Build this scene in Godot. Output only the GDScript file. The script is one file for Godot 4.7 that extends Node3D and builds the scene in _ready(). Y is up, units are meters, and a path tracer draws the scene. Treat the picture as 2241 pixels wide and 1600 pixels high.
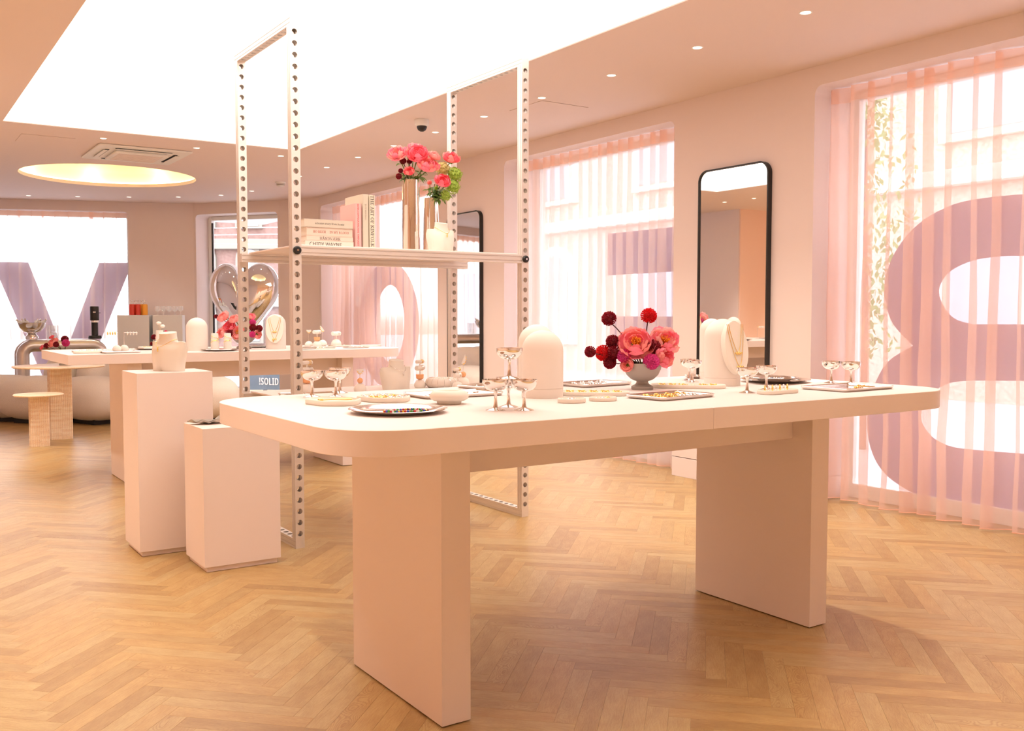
extends Node3D
# A jewellery shop: pale display tables on an oak herringbone floor, an aluminium rack, sheer curtains and a glowing ceiling panel.
# Axes: +X runs along the display tables towards the window wall, -Z runs along the window wall away from the camera.

const CAM_H := 1.26
const FOCAL := 2109.3          # focal length in pixels of the 2241 x 1600 frame
const PITCH := -2.978
const YAW := 33.688
const CEIL := 2.9
const WALL_X := 5.246
const TOP1 := 0.96
const TOP2 := 0.98

var M := {}
var counts := {}
var rng := RandomNumberGenerator.new()
var cam_r: Vector3
var cam_u: Vector3
var cam_f: Vector3
var cam_c := Vector3(0, CAM_H, 0)


# ---------------------------------------------------------------- mesh collector
class MB:
	var v := PackedVector3Array()
	var n := PackedVector3Array()
	var uv := PackedVector2Array()
	var col := PackedColorArray()
	var tint := Color.WHITE
	var tinted := false

	func tri(a: Vector3, b: Vector3, c: Vector3, na: Vector3, nb: Vector3, nc: Vector3, ua := Vector2.ZERO, ub := Vector2.ZERO, uc := Vector2.ZERO) -> void:
		var g := (c - a).cross(b - a)
		if g.length_squared() < 1e-18:
			return
		if g.dot(na + nb + nc) >= 0.0:
			v.append_array(PackedVector3Array([a, b, c]))
			n.append_array(PackedVector3Array([na, nb, nc]))
			uv.append_array(PackedVector2Array([ua, ub, uc]))
		else:
			v.append_array(PackedVector3Array([a, c, b]))
			n.append_array(PackedVector3Array([na, nc, nb]))
			uv.append_array(PackedVector2Array([ua, uc, ub]))
		if tinted:
			col.append_array(PackedColorArray([tint, tint, tint]))

	func quad(a: Vector3, b: Vector3, c: Vector3, d: Vector3, nn: Vector3, ua := Vector2(0, 0), ub := Vector2(1, 0), uc := Vector2(1, 1), ud := Vector2(0, 1)) -> void:
		tri(a, b, c, nn, nn, nn, ua, ub, uc)
		tri(a, c, d, nn, nn, nn, ua, uc, ud)

	func mesh() -> ArrayMesh:
		var arr := []
		arr.resize(Mesh.ARRAY_MAX)
		arr[Mesh.ARRAY_VERTEX] = v
		arr[Mesh.ARRAY_NORMAL] = n
		arr[Mesh.ARRAY_TEX_UV] = uv
		if tinted:
			arr[Mesh.ARRAY_COLOR] = col
		var m := ArrayMesh.new()
		m.add_surface_from_arrays(Mesh.PRIMITIVE_TRIANGLES, arr)
		return m

	func box(c: Vector3, s: Vector3, b := 0.0) -> MB:
		var h := s / 2.0
		b = minf(b, minf(h.x, minf(h.y, h.z)) * 0.95)
		var px := {}
		var py := {}
		var pz := {}
		for sx in [-1, 1]:
			for sy in [-1, 1]:
				for sz in [-1, 1]:
					var k := Vector3i(sx, sy, sz)
					px[k] = c + Vector3(sx * h.x, sy * (h.y - b), sz * (h.z - b))
					py[k] = c + Vector3(sx * (h.x - b), sy * h.y, sz * (h.z - b))
					pz[k] = c + Vector3(sx * (h.x - b), sy * (h.y - b), sz * h.z)
		for s1 in [-1, 1]:
			quad(px[Vector3i(s1, -1, -1)], px[Vector3i(s1, 1, -1)], px[Vector3i(s1, 1, 1)], px[Vector3i(s1, -1, 1)], Vector3(s1, 0, 0))
			quad(py[Vector3i(-1, s1, -1)], py[Vector3i(1, s1, -1)], py[Vector3i(1, s1, 1)], py[Vector3i(-1, s1, 1)], Vector3(0, s1, 0))
			quad(pz[Vector3i(-1, -1, s1)], pz[Vector3i(1, -1, s1)], pz[Vector3i(1, 1, s1)], pz[Vector3i(-1, 1, s1)], Vector3(0, 0, s1))
		if b > 0.0:
			for s1 in [-1, 1]:
				for s2 in [-1, 1]:
					var nx := Vector3(s1, 0, 0)
					var ny := Vector3(0, s2, 0)
					var ny1 := Vector3(0, s1, 0)
					var nz := Vector3(0, 0, s2)
					var a1 := Vector3i(s1, s2, -1)
					var a2 := Vector3i(s1, s2, 1)
					tri(px[a1], px[a2], py[a2], nx, nx, ny)
					tri(px[a1], py[a2], py[a1], nx, ny, ny)
					a1 = Vector3i(s1, -1, s2)
					a2 = Vector3i(s1, 1, s2)
					tri(px[a1], px[a2], pz[a2], nx, nx, nz)
					tri(px[a1], pz[a2], pz[a1], nx, nz, nz)
					a1 = Vector3i(-1, s1, s2)
					a2 = Vector3i(1, s1, s2)
					tri(py[a1], py[a2], pz[a2], ny1, ny1, nz)
					tri(py[a1], pz[a2], pz[a1], ny1, nz, nz)
			for k in px:
				tri(px[k], py[k], pz[k], Vector3(k.x, 0, 0), Vector3(0, k.y, 0), Vector3(0, 0, k.z))
		return self

	# rings of equal length; smooths across edges flatter than `crease` degrees
	func loft(rings: Array, closed := true, cap0 := false, cap1 := false, crease := 42.0) -> MB:
		var nr := rings.size()
		var ns: int = rings[0].size()
		var nq := ns if closed else ns - 1
		var fn := []
		var vol := 0.0
		var mid := Vector3.ZERO
		for r in rings:
			for p in r:
				mid += p
		mid /= float(nr * ns)
		for i in nr - 1:
			var row := PackedVector3Array()
			for j in nq:
				var a: Vector3 = rings[i][j]
				var b: Vector3 = rings[i][(j + 1) % ns]
				var c: Vector3 = rings[i + 1][(j + 1) % ns]
				var d: Vector3 = rings[i + 1][j]
				var g := (c - a).cross(d - b)
				vol += g.dot((a + b + c + d) / 4.0 - mid)
				row.append(g.normalized())
			fn.append(row)
		var sgn := 1.0 if vol >= 0.0 else -1.0
		var cosc := cos(deg_to_rad(crease))
		for i in nr - 1:
			for j in nq:
				var f: Vector3 = fn[i][j]
				if f == Vector3.ZERO:
					continue
				var cn := []
				for cc in 4:
					var ri: int = i + (0 if cc < 2 else 1)
					var rj: int = j + (1 if cc == 1 or cc == 2 else 0)
					var acc := Vector3.ZERO
					for di in [-1, 0]:
						for dj in [-1, 0]:
							var qi: int = ri + di
							var qj: int = rj + dj
							if qi < 0 or qi >= nr - 1:
								continue
							if closed:
								qj = (qj + nq) % nq
							elif qj < 0 or qj >= nq:
								continue
							var g2: Vector3 = fn[qi][qj]
							if g2.dot(f) > cosc:
								acc += g2
					cn.append((acc.normalized() if acc.length() > 1e-6 else f) * sgn)
				var j2 := (j + 1) % ns
				var u0 := float(j) / nq
				var u1 := float(j + 1) / nq
				var v0 := float(i) / (nr - 1)
				var v1 := float(i + 1) / (nr - 1)
				tri(rings[i][j], rings[i][j2], rings[i + 1][j2], cn[0], cn[1], cn[2], Vector2(u0, v0), Vector2(u1, v0), Vector2(u1, v1))
				tri(rings[i][j], rings[i + 1][j2], rings[i + 1][j], cn[0], cn[2], cn[3], Vector2(u0, v0), Vector2(u1, v1), Vector2(u0, v1))
		if cap0:
			cap(rings[0], mid)
		if cap1:
			cap(rings[nr - 1], mid)
		return self

	func cap(ring, mid: Vector3) -> void:
		var c := Vector3.ZERO
		for p in ring:
			c += p
		c /= float(ring.size())
		var nn := Vector3.ZERO
		for j in ring.size():
			nn += (ring[j] - c).cross(ring[(j + 1) % ring.size()] - c)
		nn = nn.normalized()
		if nn.dot(c - mid) < 0.0:
			nn = -nn
		for j in ring.size():
			tri(c, ring[j], ring[(j + 1) % ring.size()], nn, nn, nn)

	func lathe(profile: Array, segs := 32, at := Transform3D.IDENTITY, crease := 42.0) -> MB:
		var rings := []
		for p in profile:
			var r := PackedVector3Array()
			for j in segs:
				var t := TAU * j / segs
				r.append(at * Vector3(p.x * cos(t), p.y, p.x * sin(t)))
			rings.append(r)
		return loft(rings, true, false, false, crease)

	func tube(pts: Array, rad, segs := 8, caps := true) -> MB:
		var rings := []
		var prev := Vector3.ZERO
		for i in pts.size():
			var t: Vector3
			if i == 0:
				t = pts[1] - pts[0]
			elif i == pts.size() - 1:
				t = pts[i] - pts[i - 1]
			else:
				t = (pts[i + 1] - pts[i]).normalized() + (pts[i] - pts[i - 1]).normalized()
			t = t.normalized()
			if prev == Vector3.ZERO:
				prev = t.cross(Vector3.UP if absf(t.y) < 0.9 else Vector3.RIGHT).normalized()
			prev = (prev - t * prev.dot(t)).normalized()
			var bi := t.cross(prev)
			var r: float = rad[i] if rad is Array else rad
			var ring := PackedVector3Array()
			for j in segs:
				var a := TAU * j / segs
				ring.append(pts[i] + (prev * cos(a) + bi * sin(a)) * r)
			rings.append(ring)
		return loft(rings, true, caps, caps, 60.0)

	func loop_tube(pts: Array, r: float, segs := 6) -> MB:
		var q := pts.duplicate()
		q.append(pts[0])
		return tube(q, r, segs, false)

	func ball(c: Vector3, r: Vector3, segs := 12, rows := 8, at := Transform3D.IDENTITY) -> MB:
		var rings := []
		for i in rows + 1:
			var a := -PI / 2 + PI * i / rows
			var ring := PackedVector3Array()
			for j in segs:
				var t := TAU * j / segs
				ring.append(at * (c + Vector3(r.x * cos(a) * cos(t), r.y * sin(a), r.z * cos(a) * sin(t))))
			rings.append(ring)
		return loft(rings, true, false, false, 80.0)

	# convex or simple outline in the xz plane, raised from y0 to y1, edges eased by b
	func slab(outline: PackedVector2Array, y0: float, y1: float, b := 0.0, at := Transform3D.IDENTITY) -> MB:
		var ins := outline
		if b > 0.0:
			ins = MB.inset(outline, b)
		var rings := []
		var levels := [[ins, y0], [outline, y0 + b], [outline, y1 - b], [ins, y1]] if b > 0.0 else [[outline, y0], [outline, y1]]
		for l in levels:
			var r := PackedVector3Array()
			for p in l[0]:
				r.append(at * Vector3(p.x, l[1], p.y))
			rings.append(r)
		loft(rings, true, false, false, 30.0)
		var idx := Geometry2D.triangulate_polygon(ins)
		var up := at.basis.y.normalized()
		for k in range(0, idx.size(), 3):
			var a := ins[idx[k]]
			var bb := ins[idx[k + 1]]
			var c := ins[idx[k + 2]]
			tri(at * Vector3(a.x, y1, a.y), at * Vector3(bb.x, y1, bb.y), at * Vector3(c.x, y1, c.y), up, up, up, a, bb, c)
			tri(at * Vector3(a.x, y0, a.y), at * Vector3(bb.x, y0, bb.y), at * Vector3(c.x, y0, c.y), -up, -up, -up, a, bb, c)
		return self

	static func inset(o: PackedVector2Array, b: float) -> PackedVector2Array:
		var area := 0.0
		for i in o.size():
			area += o[i].cross(o[(i + 1) % o.size()])
		var s := 1.0 if area > 0.0 else -1.0
		var out := PackedVector2Array()
		for i in o.size():
			var p := o[(i - 1 + o.size()) % o.size()]
			var q := o[i]
			var w := o[(i + 1) % o.size()]
			var n1 := (q - p).normalized().orthogonal() * -s
			var n2 := (w - q).normalized().orthogonal() * -s
			var nn := (n1 + n2)
			if nn.length() < 0.01:
				nn = n1
			nn = nn.normalized()
			out.append(q + nn * (b / maxf(0.35, nn.dot(n1))))
		return out


# ---------------------------------------------------------------- outlines
func rrect(w: float, d: float, r: float, steps := 6) -> PackedVector2Array:
	return rrect4(-w / 2, w / 2, -d / 2, d / 2, [r, r, r, r], steps)


# corner radii in the order (x1,z1) (x0,z1) (x0,z0) (x1,z0)
func rrect4(x0: float, x1: float, z0: float, z1: float, rr: Array, steps := 8) -> PackedVector2Array:
	var o := PackedVector2Array()
	var cs := [Vector2(x1, z1), Vector2(x0, z1), Vector2(x0, z0), Vector2(x1, z0)]
	var sg := [Vector2(-1, -1), Vector2(1, -1), Vector2(1, 1), Vector2(-1, 1)]
	for k in 4:
		var r: float = rr[k]
		if r <= 0.0:
			o.append(cs[k])
			continue
		var c: Vector2 = cs[k] + sg[k] * r
		for i in steps + 1:
			var a := PI / 2 * k + PI / 2 * i / steps
			o.append(c + Vector2(cos(a), sin(a)) * r)
	return o


func oval(a: float, b: float, steps := 36, power := 2.0) -> PackedVector2Array:
	var o := PackedVector2Array()
	for i in steps:
		var t := TAU * i / steps
		o.append(Vector2(signf(cos(t)) * pow(absf(cos(t)), 2.0 / power) * a, signf(sin(t)) * pow(absf(sin(t)), 2.0 / power) * b))
	return o


# dish: an outline followed through (inset, height) steps, closed in the middle
func dish(outline: PackedVector2Array, steps: Array, crease := 50.0) -> ArrayMesh:
	var mb := MB.new()
	var rings := []
	for s in steps:
		var q := outline if is_zero_approx(s.x) else MB.inset(outline, s.x)
		var r := PackedVector3Array()
		for p in q:
			r.append(Vector3(p.x, s.y, p.y))
		rings.append(r)
	mb.loft(rings, true, true, false, crease)
	var last: PackedVector3Array = rings[-1]
	var c := Vector3.ZERO
	for p in last:
		c += p
	c /= float(last.size())
	for j in last.size():
		mb.tri(c, last[j], last[(j + 1) % last.size()], Vector3.UP, Vector3.UP, Vector3.UP)
	return mb.mesh()


# ---------------------------------------------------------------- materials
func mat(key: String, c: Color, rough := 0.6, metal := 0.0) -> StandardMaterial3D:
	var m := StandardMaterial3D.new()
	m.resource_name = key
	m.albedo_color = c
	m.roughness = rough
	m.metallic = metal
	M[key] = m
	return m


func lin(r: float, g: float, b: float) -> Color:
	return Color(r, g, b).linear_to_srgb()


func glow(key: String, c: Color, e: float) -> StandardMaterial3D:
	var m := mat(key, c, 0.6)
	m.emission_enabled = true
	m.emission = c
	m.emission_energy_multiplier = e
	return m


func sheet(key: String, c: Color, alpha: float, back: Color) -> StandardMaterial3D:
	var m := mat(key, Color(c, alpha), 0.8)
	m.transparency = BaseMaterial3D.TRANSPARENCY_ALPHA
	m.cull_mode = BaseMaterial3D.CULL_DISABLED
	m.backlight_enabled = true
	m.backlight = back
	return m


# ---------------------------------------------------------------- nodes
func numbered(called: String) -> String:
	var k: int = counts.get(called, 0)
	counts[called] = k + 1
	return called if k == 0 else "%s_%03d" % [called, k]


func tag(o: Node, label: String, category := "", group := "", kind := "") -> Node:
	if label:
		o.set_meta("label", label)
	if category:
		o.set_meta("category", category)
	if group:
		o.set_meta("group", group)
	if kind:
		o.set_meta("kind", kind)
	return o


func thing(called: String, label: String, category: String, at := Vector3.ZERO, turn := 0.0, group := "") -> Node3D:
	var o := Node3D.new()
	o.name = numbered(called)
	add_child(o)
	o.position = at
	o.rotation.y = turn
	tag(o, label, category, group)
	return o


func part(parent: Node, called: String, mesh: Mesh, m: Material, at := Transform3D.IDENTITY) -> MeshInstance3D:
	var o := MeshInstance3D.new()
	o.name = called
	o.mesh = mesh
	o.material_override = m
	o.transform = at
	parent.add_child(o, true)
	return o


func single(called: String, mesh: Mesh, m: Material, label: String, category: String, at := Vector3.ZERO, turn := 0.0, group := "") -> MeshInstance3D:
	var o := MeshInstance3D.new()
	o.name = numbered(called)
	o.mesh = mesh
	o.material_override = m
	add_child(o)
	o.position = at
	o.rotation.y = turn
	tag(o, label, category, group)
	return o


func struct(called: String, mesh: Mesh, m: Material) -> MeshInstance3D:
	var o := MeshInstance3D.new()
	o.name = called
	o.mesh = mesh
	o.material_override = m
	add_child(o)
	o.set_meta("kind", "structure")
	return o


func copy(o: Node3D, at: Vector3, turn: float, label := "") -> Node3D:
	var c: Node3D = o.duplicate()
	var base: String = String(o.name)
	var cut := base.length() - 4
	if cut > 0 and base[cut] == "_" and base.substr(cut + 1).is_valid_int():
		base = base.substr(0, cut)
	c.name = numbered(base)
	add_child(c)
	c.position = at
	c.rotation.y = turn
	if label:
		c.set_meta("label", label)
	return c


func xf(at: Vector3, rot := Vector3.ZERO, s := Vector3.ONE) -> Transform3D:
	return Transform3D(Basis.from_euler(rot) * Basis.from_scale(s), at)


# ---------------------------------------------------------------- photograph pixel -> place on a known plane
func ray(px: float, py: float) -> Vector3:
	return cam_f + cam_r * ((px - 1120.5) / FOCAL) - cam_u * ((py - 800.0) / FOCAL)


func on_y(px: float, py: float, h: float) -> Vector3:
	var d := ray(px, py)
	return cam_c + d * ((h - cam_c.y) / d.y)


func on_x(px: float, py: float, x: float) -> Vector3:
	var d := ray(px, py)
	return cam_c + d * ((x - cam_c.x) / d.x)


func on_z(px: float, py: float, z: float) -> Vector3:
	var d := ray(px, py)
	return cam_c + d * ((z - cam_c.z) / d.z)


func on_plane(px: float, py: float, p: Vector3, nn: Vector3) -> Vector3:
	var d := ray(px, py)
	return cam_c + d * ((p - cam_c).dot(nn) / d.dot(nn))


# metres that one photograph pixel spans at the distance of p
func mpp(p: Vector3) -> float:
	return (p - cam_c).dot(cam_f) / FOCAL


func _ready() -> void:
	rng.seed = 7
	set_view()
	materials()
	lamps()
	room()
	outside()
	curtains()
	furniture()
	goods()


func set_view() -> void:
	var cam := Camera3D.new()
	cam.name = "camera"
	cam.position = cam_c
	cam.rotation_degrees = Vector3(PITCH, -YAW, 0)
	cam.fov = rad_to_deg(2.0 * atan(800.0 / FOCAL))
	cam.near = 0.05
	cam.far = 200.0
	add_child(cam)
	cam.current = true
	var b := Basis.from_euler(Vector3(deg_to_rad(PITCH), deg_to_rad(-YAW), 0))
	cam_r = b.x
	cam_u = b.y
	cam_f = -b.z
	var e := Environment.new()
	var sm := ProceduralSkyMaterial.new()
	sm.sky_top_color = Color(0.88, 0.92, 1.0)
	sm.sky_horizon_color = Color(0.97, 0.98, 1.0)
	sm.ground_horizon_color = Color(0.80, 0.80, 0.80)
	sm.ground_bottom_color = Color(0.55, 0.54, 0.53)
	sm.sky_energy_multiplier = 2.6
	sm.ground_energy_multiplier = 1.8
	var sky := Sky.new()
	sky.sky_material = sm
	e.background_mode = Environment.BG_SKY
	e.sky = sky
	e.tonemap_mode = Environment.TONE_MAPPER_LINEAR
	e.tonemap_exposure = 1.03
	e.sdfgi_enabled = true
	e.ssao_enabled = true
	e.ssil_enabled = true
	var we := WorldEnvironment.new()
	we.name = "environment"
	we.environment = e
	add_child(we)
	# the glowing stretch-fabric panel in the ceiling, as an area light just below its face
	var al := AreaLight3D.new()
	al.name = "ceiling_panel_light"
	al.light_color = Color(1.0, 0.963, 0.945)
	al.area_normalize_energy = false
	al.area_size = Vector2(2.55, 7.95)
	al.light_energy = 0.37
	al.set("area_range", 30.0)
	al.shadow_enabled = true
	al.position = Vector3(2.295, 2.898, -5.225)
	al.rotation_degrees = Vector3(-90, 0, 0)
	add_child(al)


func materials() -> void:
	mat("cream", lin(0.87, 0.75, 0.695), 0.5)
	mat("wall", lin(0.80, 0.68, 0.645), 0.75)
	mat("coral", lin(0.92, 0.69, 0.60), 0.75)
	mat("white", lin(0.82, 0.81, 0.79), 0.6)
	mat("steel", lin(0.80, 0.77, 0.74), 0.1, 1.0)
	mat("steel_satin", lin(0.66, 0.60, 0.54), 0.33, 1.0)
	mat("aluminium", lin(0.80, 0.75, 0.70), 0.42, 0.6)
	mat("gold", lin(0.92, 0.66, 0.24), 0.22, 1.0)
	mat("silver", lin(0.86, 0.84, 0.82), 0.18, 1.0)
	mat("black", lin(0.014, 0.012, 0.012), 0.4)
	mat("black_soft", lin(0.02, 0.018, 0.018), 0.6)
	mat("mirror", lin(0.93, 0.93, 0.92), 0.015, 1.0)
	mat("ivory", lin(0.86, 0.79, 0.69), 0.65)
	mat("stand", lin(0.86, 0.78, 0.70), 0.6)
	mat("peach", lin(0.88, 0.43, 0.20), 0.55)
	mat("boucle", lin(0.89, 0.80, 0.71), 0.95)
	mat("pot", lin(0.40, 0.36, 0.32), 0.55, 0.3)
	mat("stem", lin(0.14, 0.20, 0.035), 0.6)
	mat("dark_stem", lin(0.07, 0.02, 0.02), 0.6)
	mat("dark_slot", lin(0.10, 0.07, 0.055), 0.8)
	M.boucle.rim_enabled = true
	M.boucle.rim = 0.5
	var nt := NoiseTexture2D.new()
	var fn := FastNoiseLite.new()
	fn.seed = 5
	fn.frequency = 0.09
	nt.noise = fn
	nt.width = 256
	nt.height = 256
	nt.seamless = true
	M.boucle.heightmap_enabled = true
	M.boucle.heightmap_texture = nt
	M.boucle.heightmap_scale = 0.5
	M.boucle.uv1_triplanar = true
	M.boucle.uv1_scale = Vector3(5, 5, 5)
	for k in [["leaf", 0.10, 0.17, 0.035], ["leaf_pale", 0.17, 0.30, 0.05]]:
		var lf := mat(k[0], lin(k[1], k[2], k[3]), 0.5)
		lf.backlight_enabled = true
		lf.backlight = lin(k[1], k[2], k[3])
	for k in [["petal_pink", 0.97, 0.30, 0.38], ["petal_coral", 0.97, 0.38, 0.35], ["petal_pale", 0.97, 0.50, 0.46], ["petal_rose", 0.88, 0.13, 0.17],
			["petal_red", 0.60, 0.008, 0.012], ["petal_wine", 0.20, 0.003, 0.012], ["petal_magenta", 0.68, 0.075, 0.30], ["petal_yellow", 0.93, 0.45, 0.035],
			["petal_green", 0.42, 0.56, 0.09], ["petal_straw", 0.66, 0.54, 0.22]]:
		var pm := mat(k[0], lin(k[1], k[2], k[3]), 0.6)
		pm.backlight_enabled = true
		pm.backlight = lin(k[1], k[2], k[3])
	sheet("sheer", lin(0.93, 0.68, 0.57), 0.46, lin(0.93, 0.68, 0.57))
	sheet("sheer_pale", lin(0.95, 0.80, 0.74), 0.36, lin(0.95, 0.80, 0.74))
	sheet("sheer_tape", lin(0.93, 0.64, 0.50), 0.62, Color(0.9, 0.7, 0.6))
	sheet("vinyl", lin(0.36, 0.27, 0.36), 0.9, lin(0.36, 0.27, 0.36))
	var g := mat("pane", Color(0.94, 0.97, 0.97, 0.06), 0.03)
	g.transparency = BaseMaterial3D.TRANSPARENCY_ALPHA
	var gl := mat("glass", Color(0.95, 0.97, 0.97, 0.08), 0.03)
	gl.transparency = BaseMaterial3D.TRANSPARENCY_ALPHA
	mat("juice_red", lin(0.62, 0.045, 0.02), 0.25)
	mat("juice_amber", lin(0.86, 0.36, 0.03), 0.25)
	glow("panel_glow", lin(1.0, 0.95, 0.89), 1.15)
	glow("spot_glow", Color(1.0, 0.95, 0.88), 3.0)
	glow("cove_glow", Color(1.0, 0.88, 0.64), 8.0)
	oak()
	stone()


func oak() -> void:
	var im := Image.create(1024, 1024, false, Image.FORMAT_RGB8)
	var fine := FastNoiseLite.new()
	fine.seed = 11
	fine.frequency = 1.0
	fine.fractal_type = FastNoiseLite.FRACTAL_NONE
	var slow := FastNoiseLite.new()
	slow.seed = 23
	slow.frequency = 1.0
	slow.fractal_type = FastNoiseLite.FRACTAL_NONE
	var r := RandomNumberGenerator.new()
	r.seed = 4
	for lane in 16:
		var bold := [0.05, 0.25, 0.1, 0.55, 0.08, 0.3, 0.05, 0.75, 0.12, 0.2, 0.06, 0.4, 0.1, 0.18, 0.9, 0.08][lane] as float
		var uc := r.randf_range(-0.3, 1.3)
		var vc := r.randf_range(0.2, 0.8)
		var bend := r.randf_range(2.0, 5.0)
		var run := r.randf_range(2.5, 6.0)
		for y in 64:
			var v := y / 64.0
			for x in 1024:
				var u := x / 1024.0
				var wob := slow.get_noise_2d(u * 3.0 + lane * 17.0, v * 1.2)
				var f := (v - vc) * (v - vc) * bend + absf(u - uc) * run * 0.5 + wob * 0.9
				var ring := pow(0.5 + 0.5 * sin(f * 22.0), 2.2)
				var streak := fine.get_noise_2d(u * 7.0 + lane * 31.0, v * 34.0 + wob * 2.0)
				var pore := fine.get_noise_2d(u * 26.0 + 300.0, y * 0.9 + lane * 64.0)
				var k := 0.5 + 0.16 * streak - bold * 0.30 * ring + 0.10 * wob
				if pore > 0.45:
					k -= 0.10
				k = clampf(k, 0.0, 1.0)
				var dark := Color(0.72, 0.52, 0.34)
				var light := Color(0.985, 0.84, 0.64)
				im.set_pixel(x, lane * 64 + y, dark.lerp(light, k))
	var t := ImageTexture.create_from_image(im)
	var m := mat("oak", Color(0.83, 0.87, 0.82), 0.36)
	m.albedo_texture = t
	m.vertex_color_use_as_albedo = true


func stone() -> void:
	# travertine: pale bands with small dark pits
	var im := Image.create(256, 256, false, Image.FORMAT_RGB8)
	var a := FastNoiseLite.new()
	a.seed = 3
	a.frequency = 0.02
	var b := FastNoiseLite.new()
	b.seed = 9
	b.frequency = 0.16
	for y in 256:
		for x in 256:
			var band := a.get_noise_2d(x * 0.35, y * 2.2)
			var pit := b.get_noise_2d(x, y * 2.0)
			var c := Color(0.92, 0.80, 0.66).lerp(Color(0.97, 0.90, 0.80), 0.5 + band)
			if pit > 0.5 and band < 0.1:
				c = Color(0.36, 0.24, 0.15)
			im.set_pixel(x, y, c)
	var m := mat("travertine", Color(1, 1, 1), 0.55)
	m.albedo_texture = ImageTexture.create_from_image(im)
	m.uv1_triplanar = true
	m.uv1_scale = Vector3(2.2, 2.2, 2.2)
	# brick of the street fronts, too far off to tell the courses apart: fired-clay mottling
	var nt := NoiseTexture2D.new()
	var fn := FastNoiseLite.new()
	fn.seed = 31
	fn.frequency = 0.05
	nt.noise = fn
	nt.width = 256
	nt.height = 256
	nt.seamless = true
	var g := Gradient.new()
	g.set_color(0, Color(0.70, 0.54, 0.48))
	g.set_color(1, Color(0.84, 0.71, 0.64))
	nt.color_ramp = g
	var br := mat("brick", Color(1, 1, 1), 0.9)
	br.albedo_texture = nt
	br.uv1_triplanar = true
	br.uv1_scale = Vector3(0.8, 0.8, 0.8)
	var br2: StandardMaterial3D = br.duplicate()
	br2.resource_name = "old_brick"
	br2.albedo_color = lin(0.50, 0.44, 0.44)
	M["old_brick"] = br2
	mat("limestone", lin(0.66, 0.60, 0.52), 0.85)
	mat("sandstone", lin(0.27, 0.23, 0.18), 0.85)
	mat("street", lin(0.42, 0.41, 0.40), 0.9)
	mat("shop_glass", lin(0.30, 0.31, 0.33), 0.35)
	mat("hoarding", lin(0.13, 0.20, 0.28), 0.5)


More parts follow.
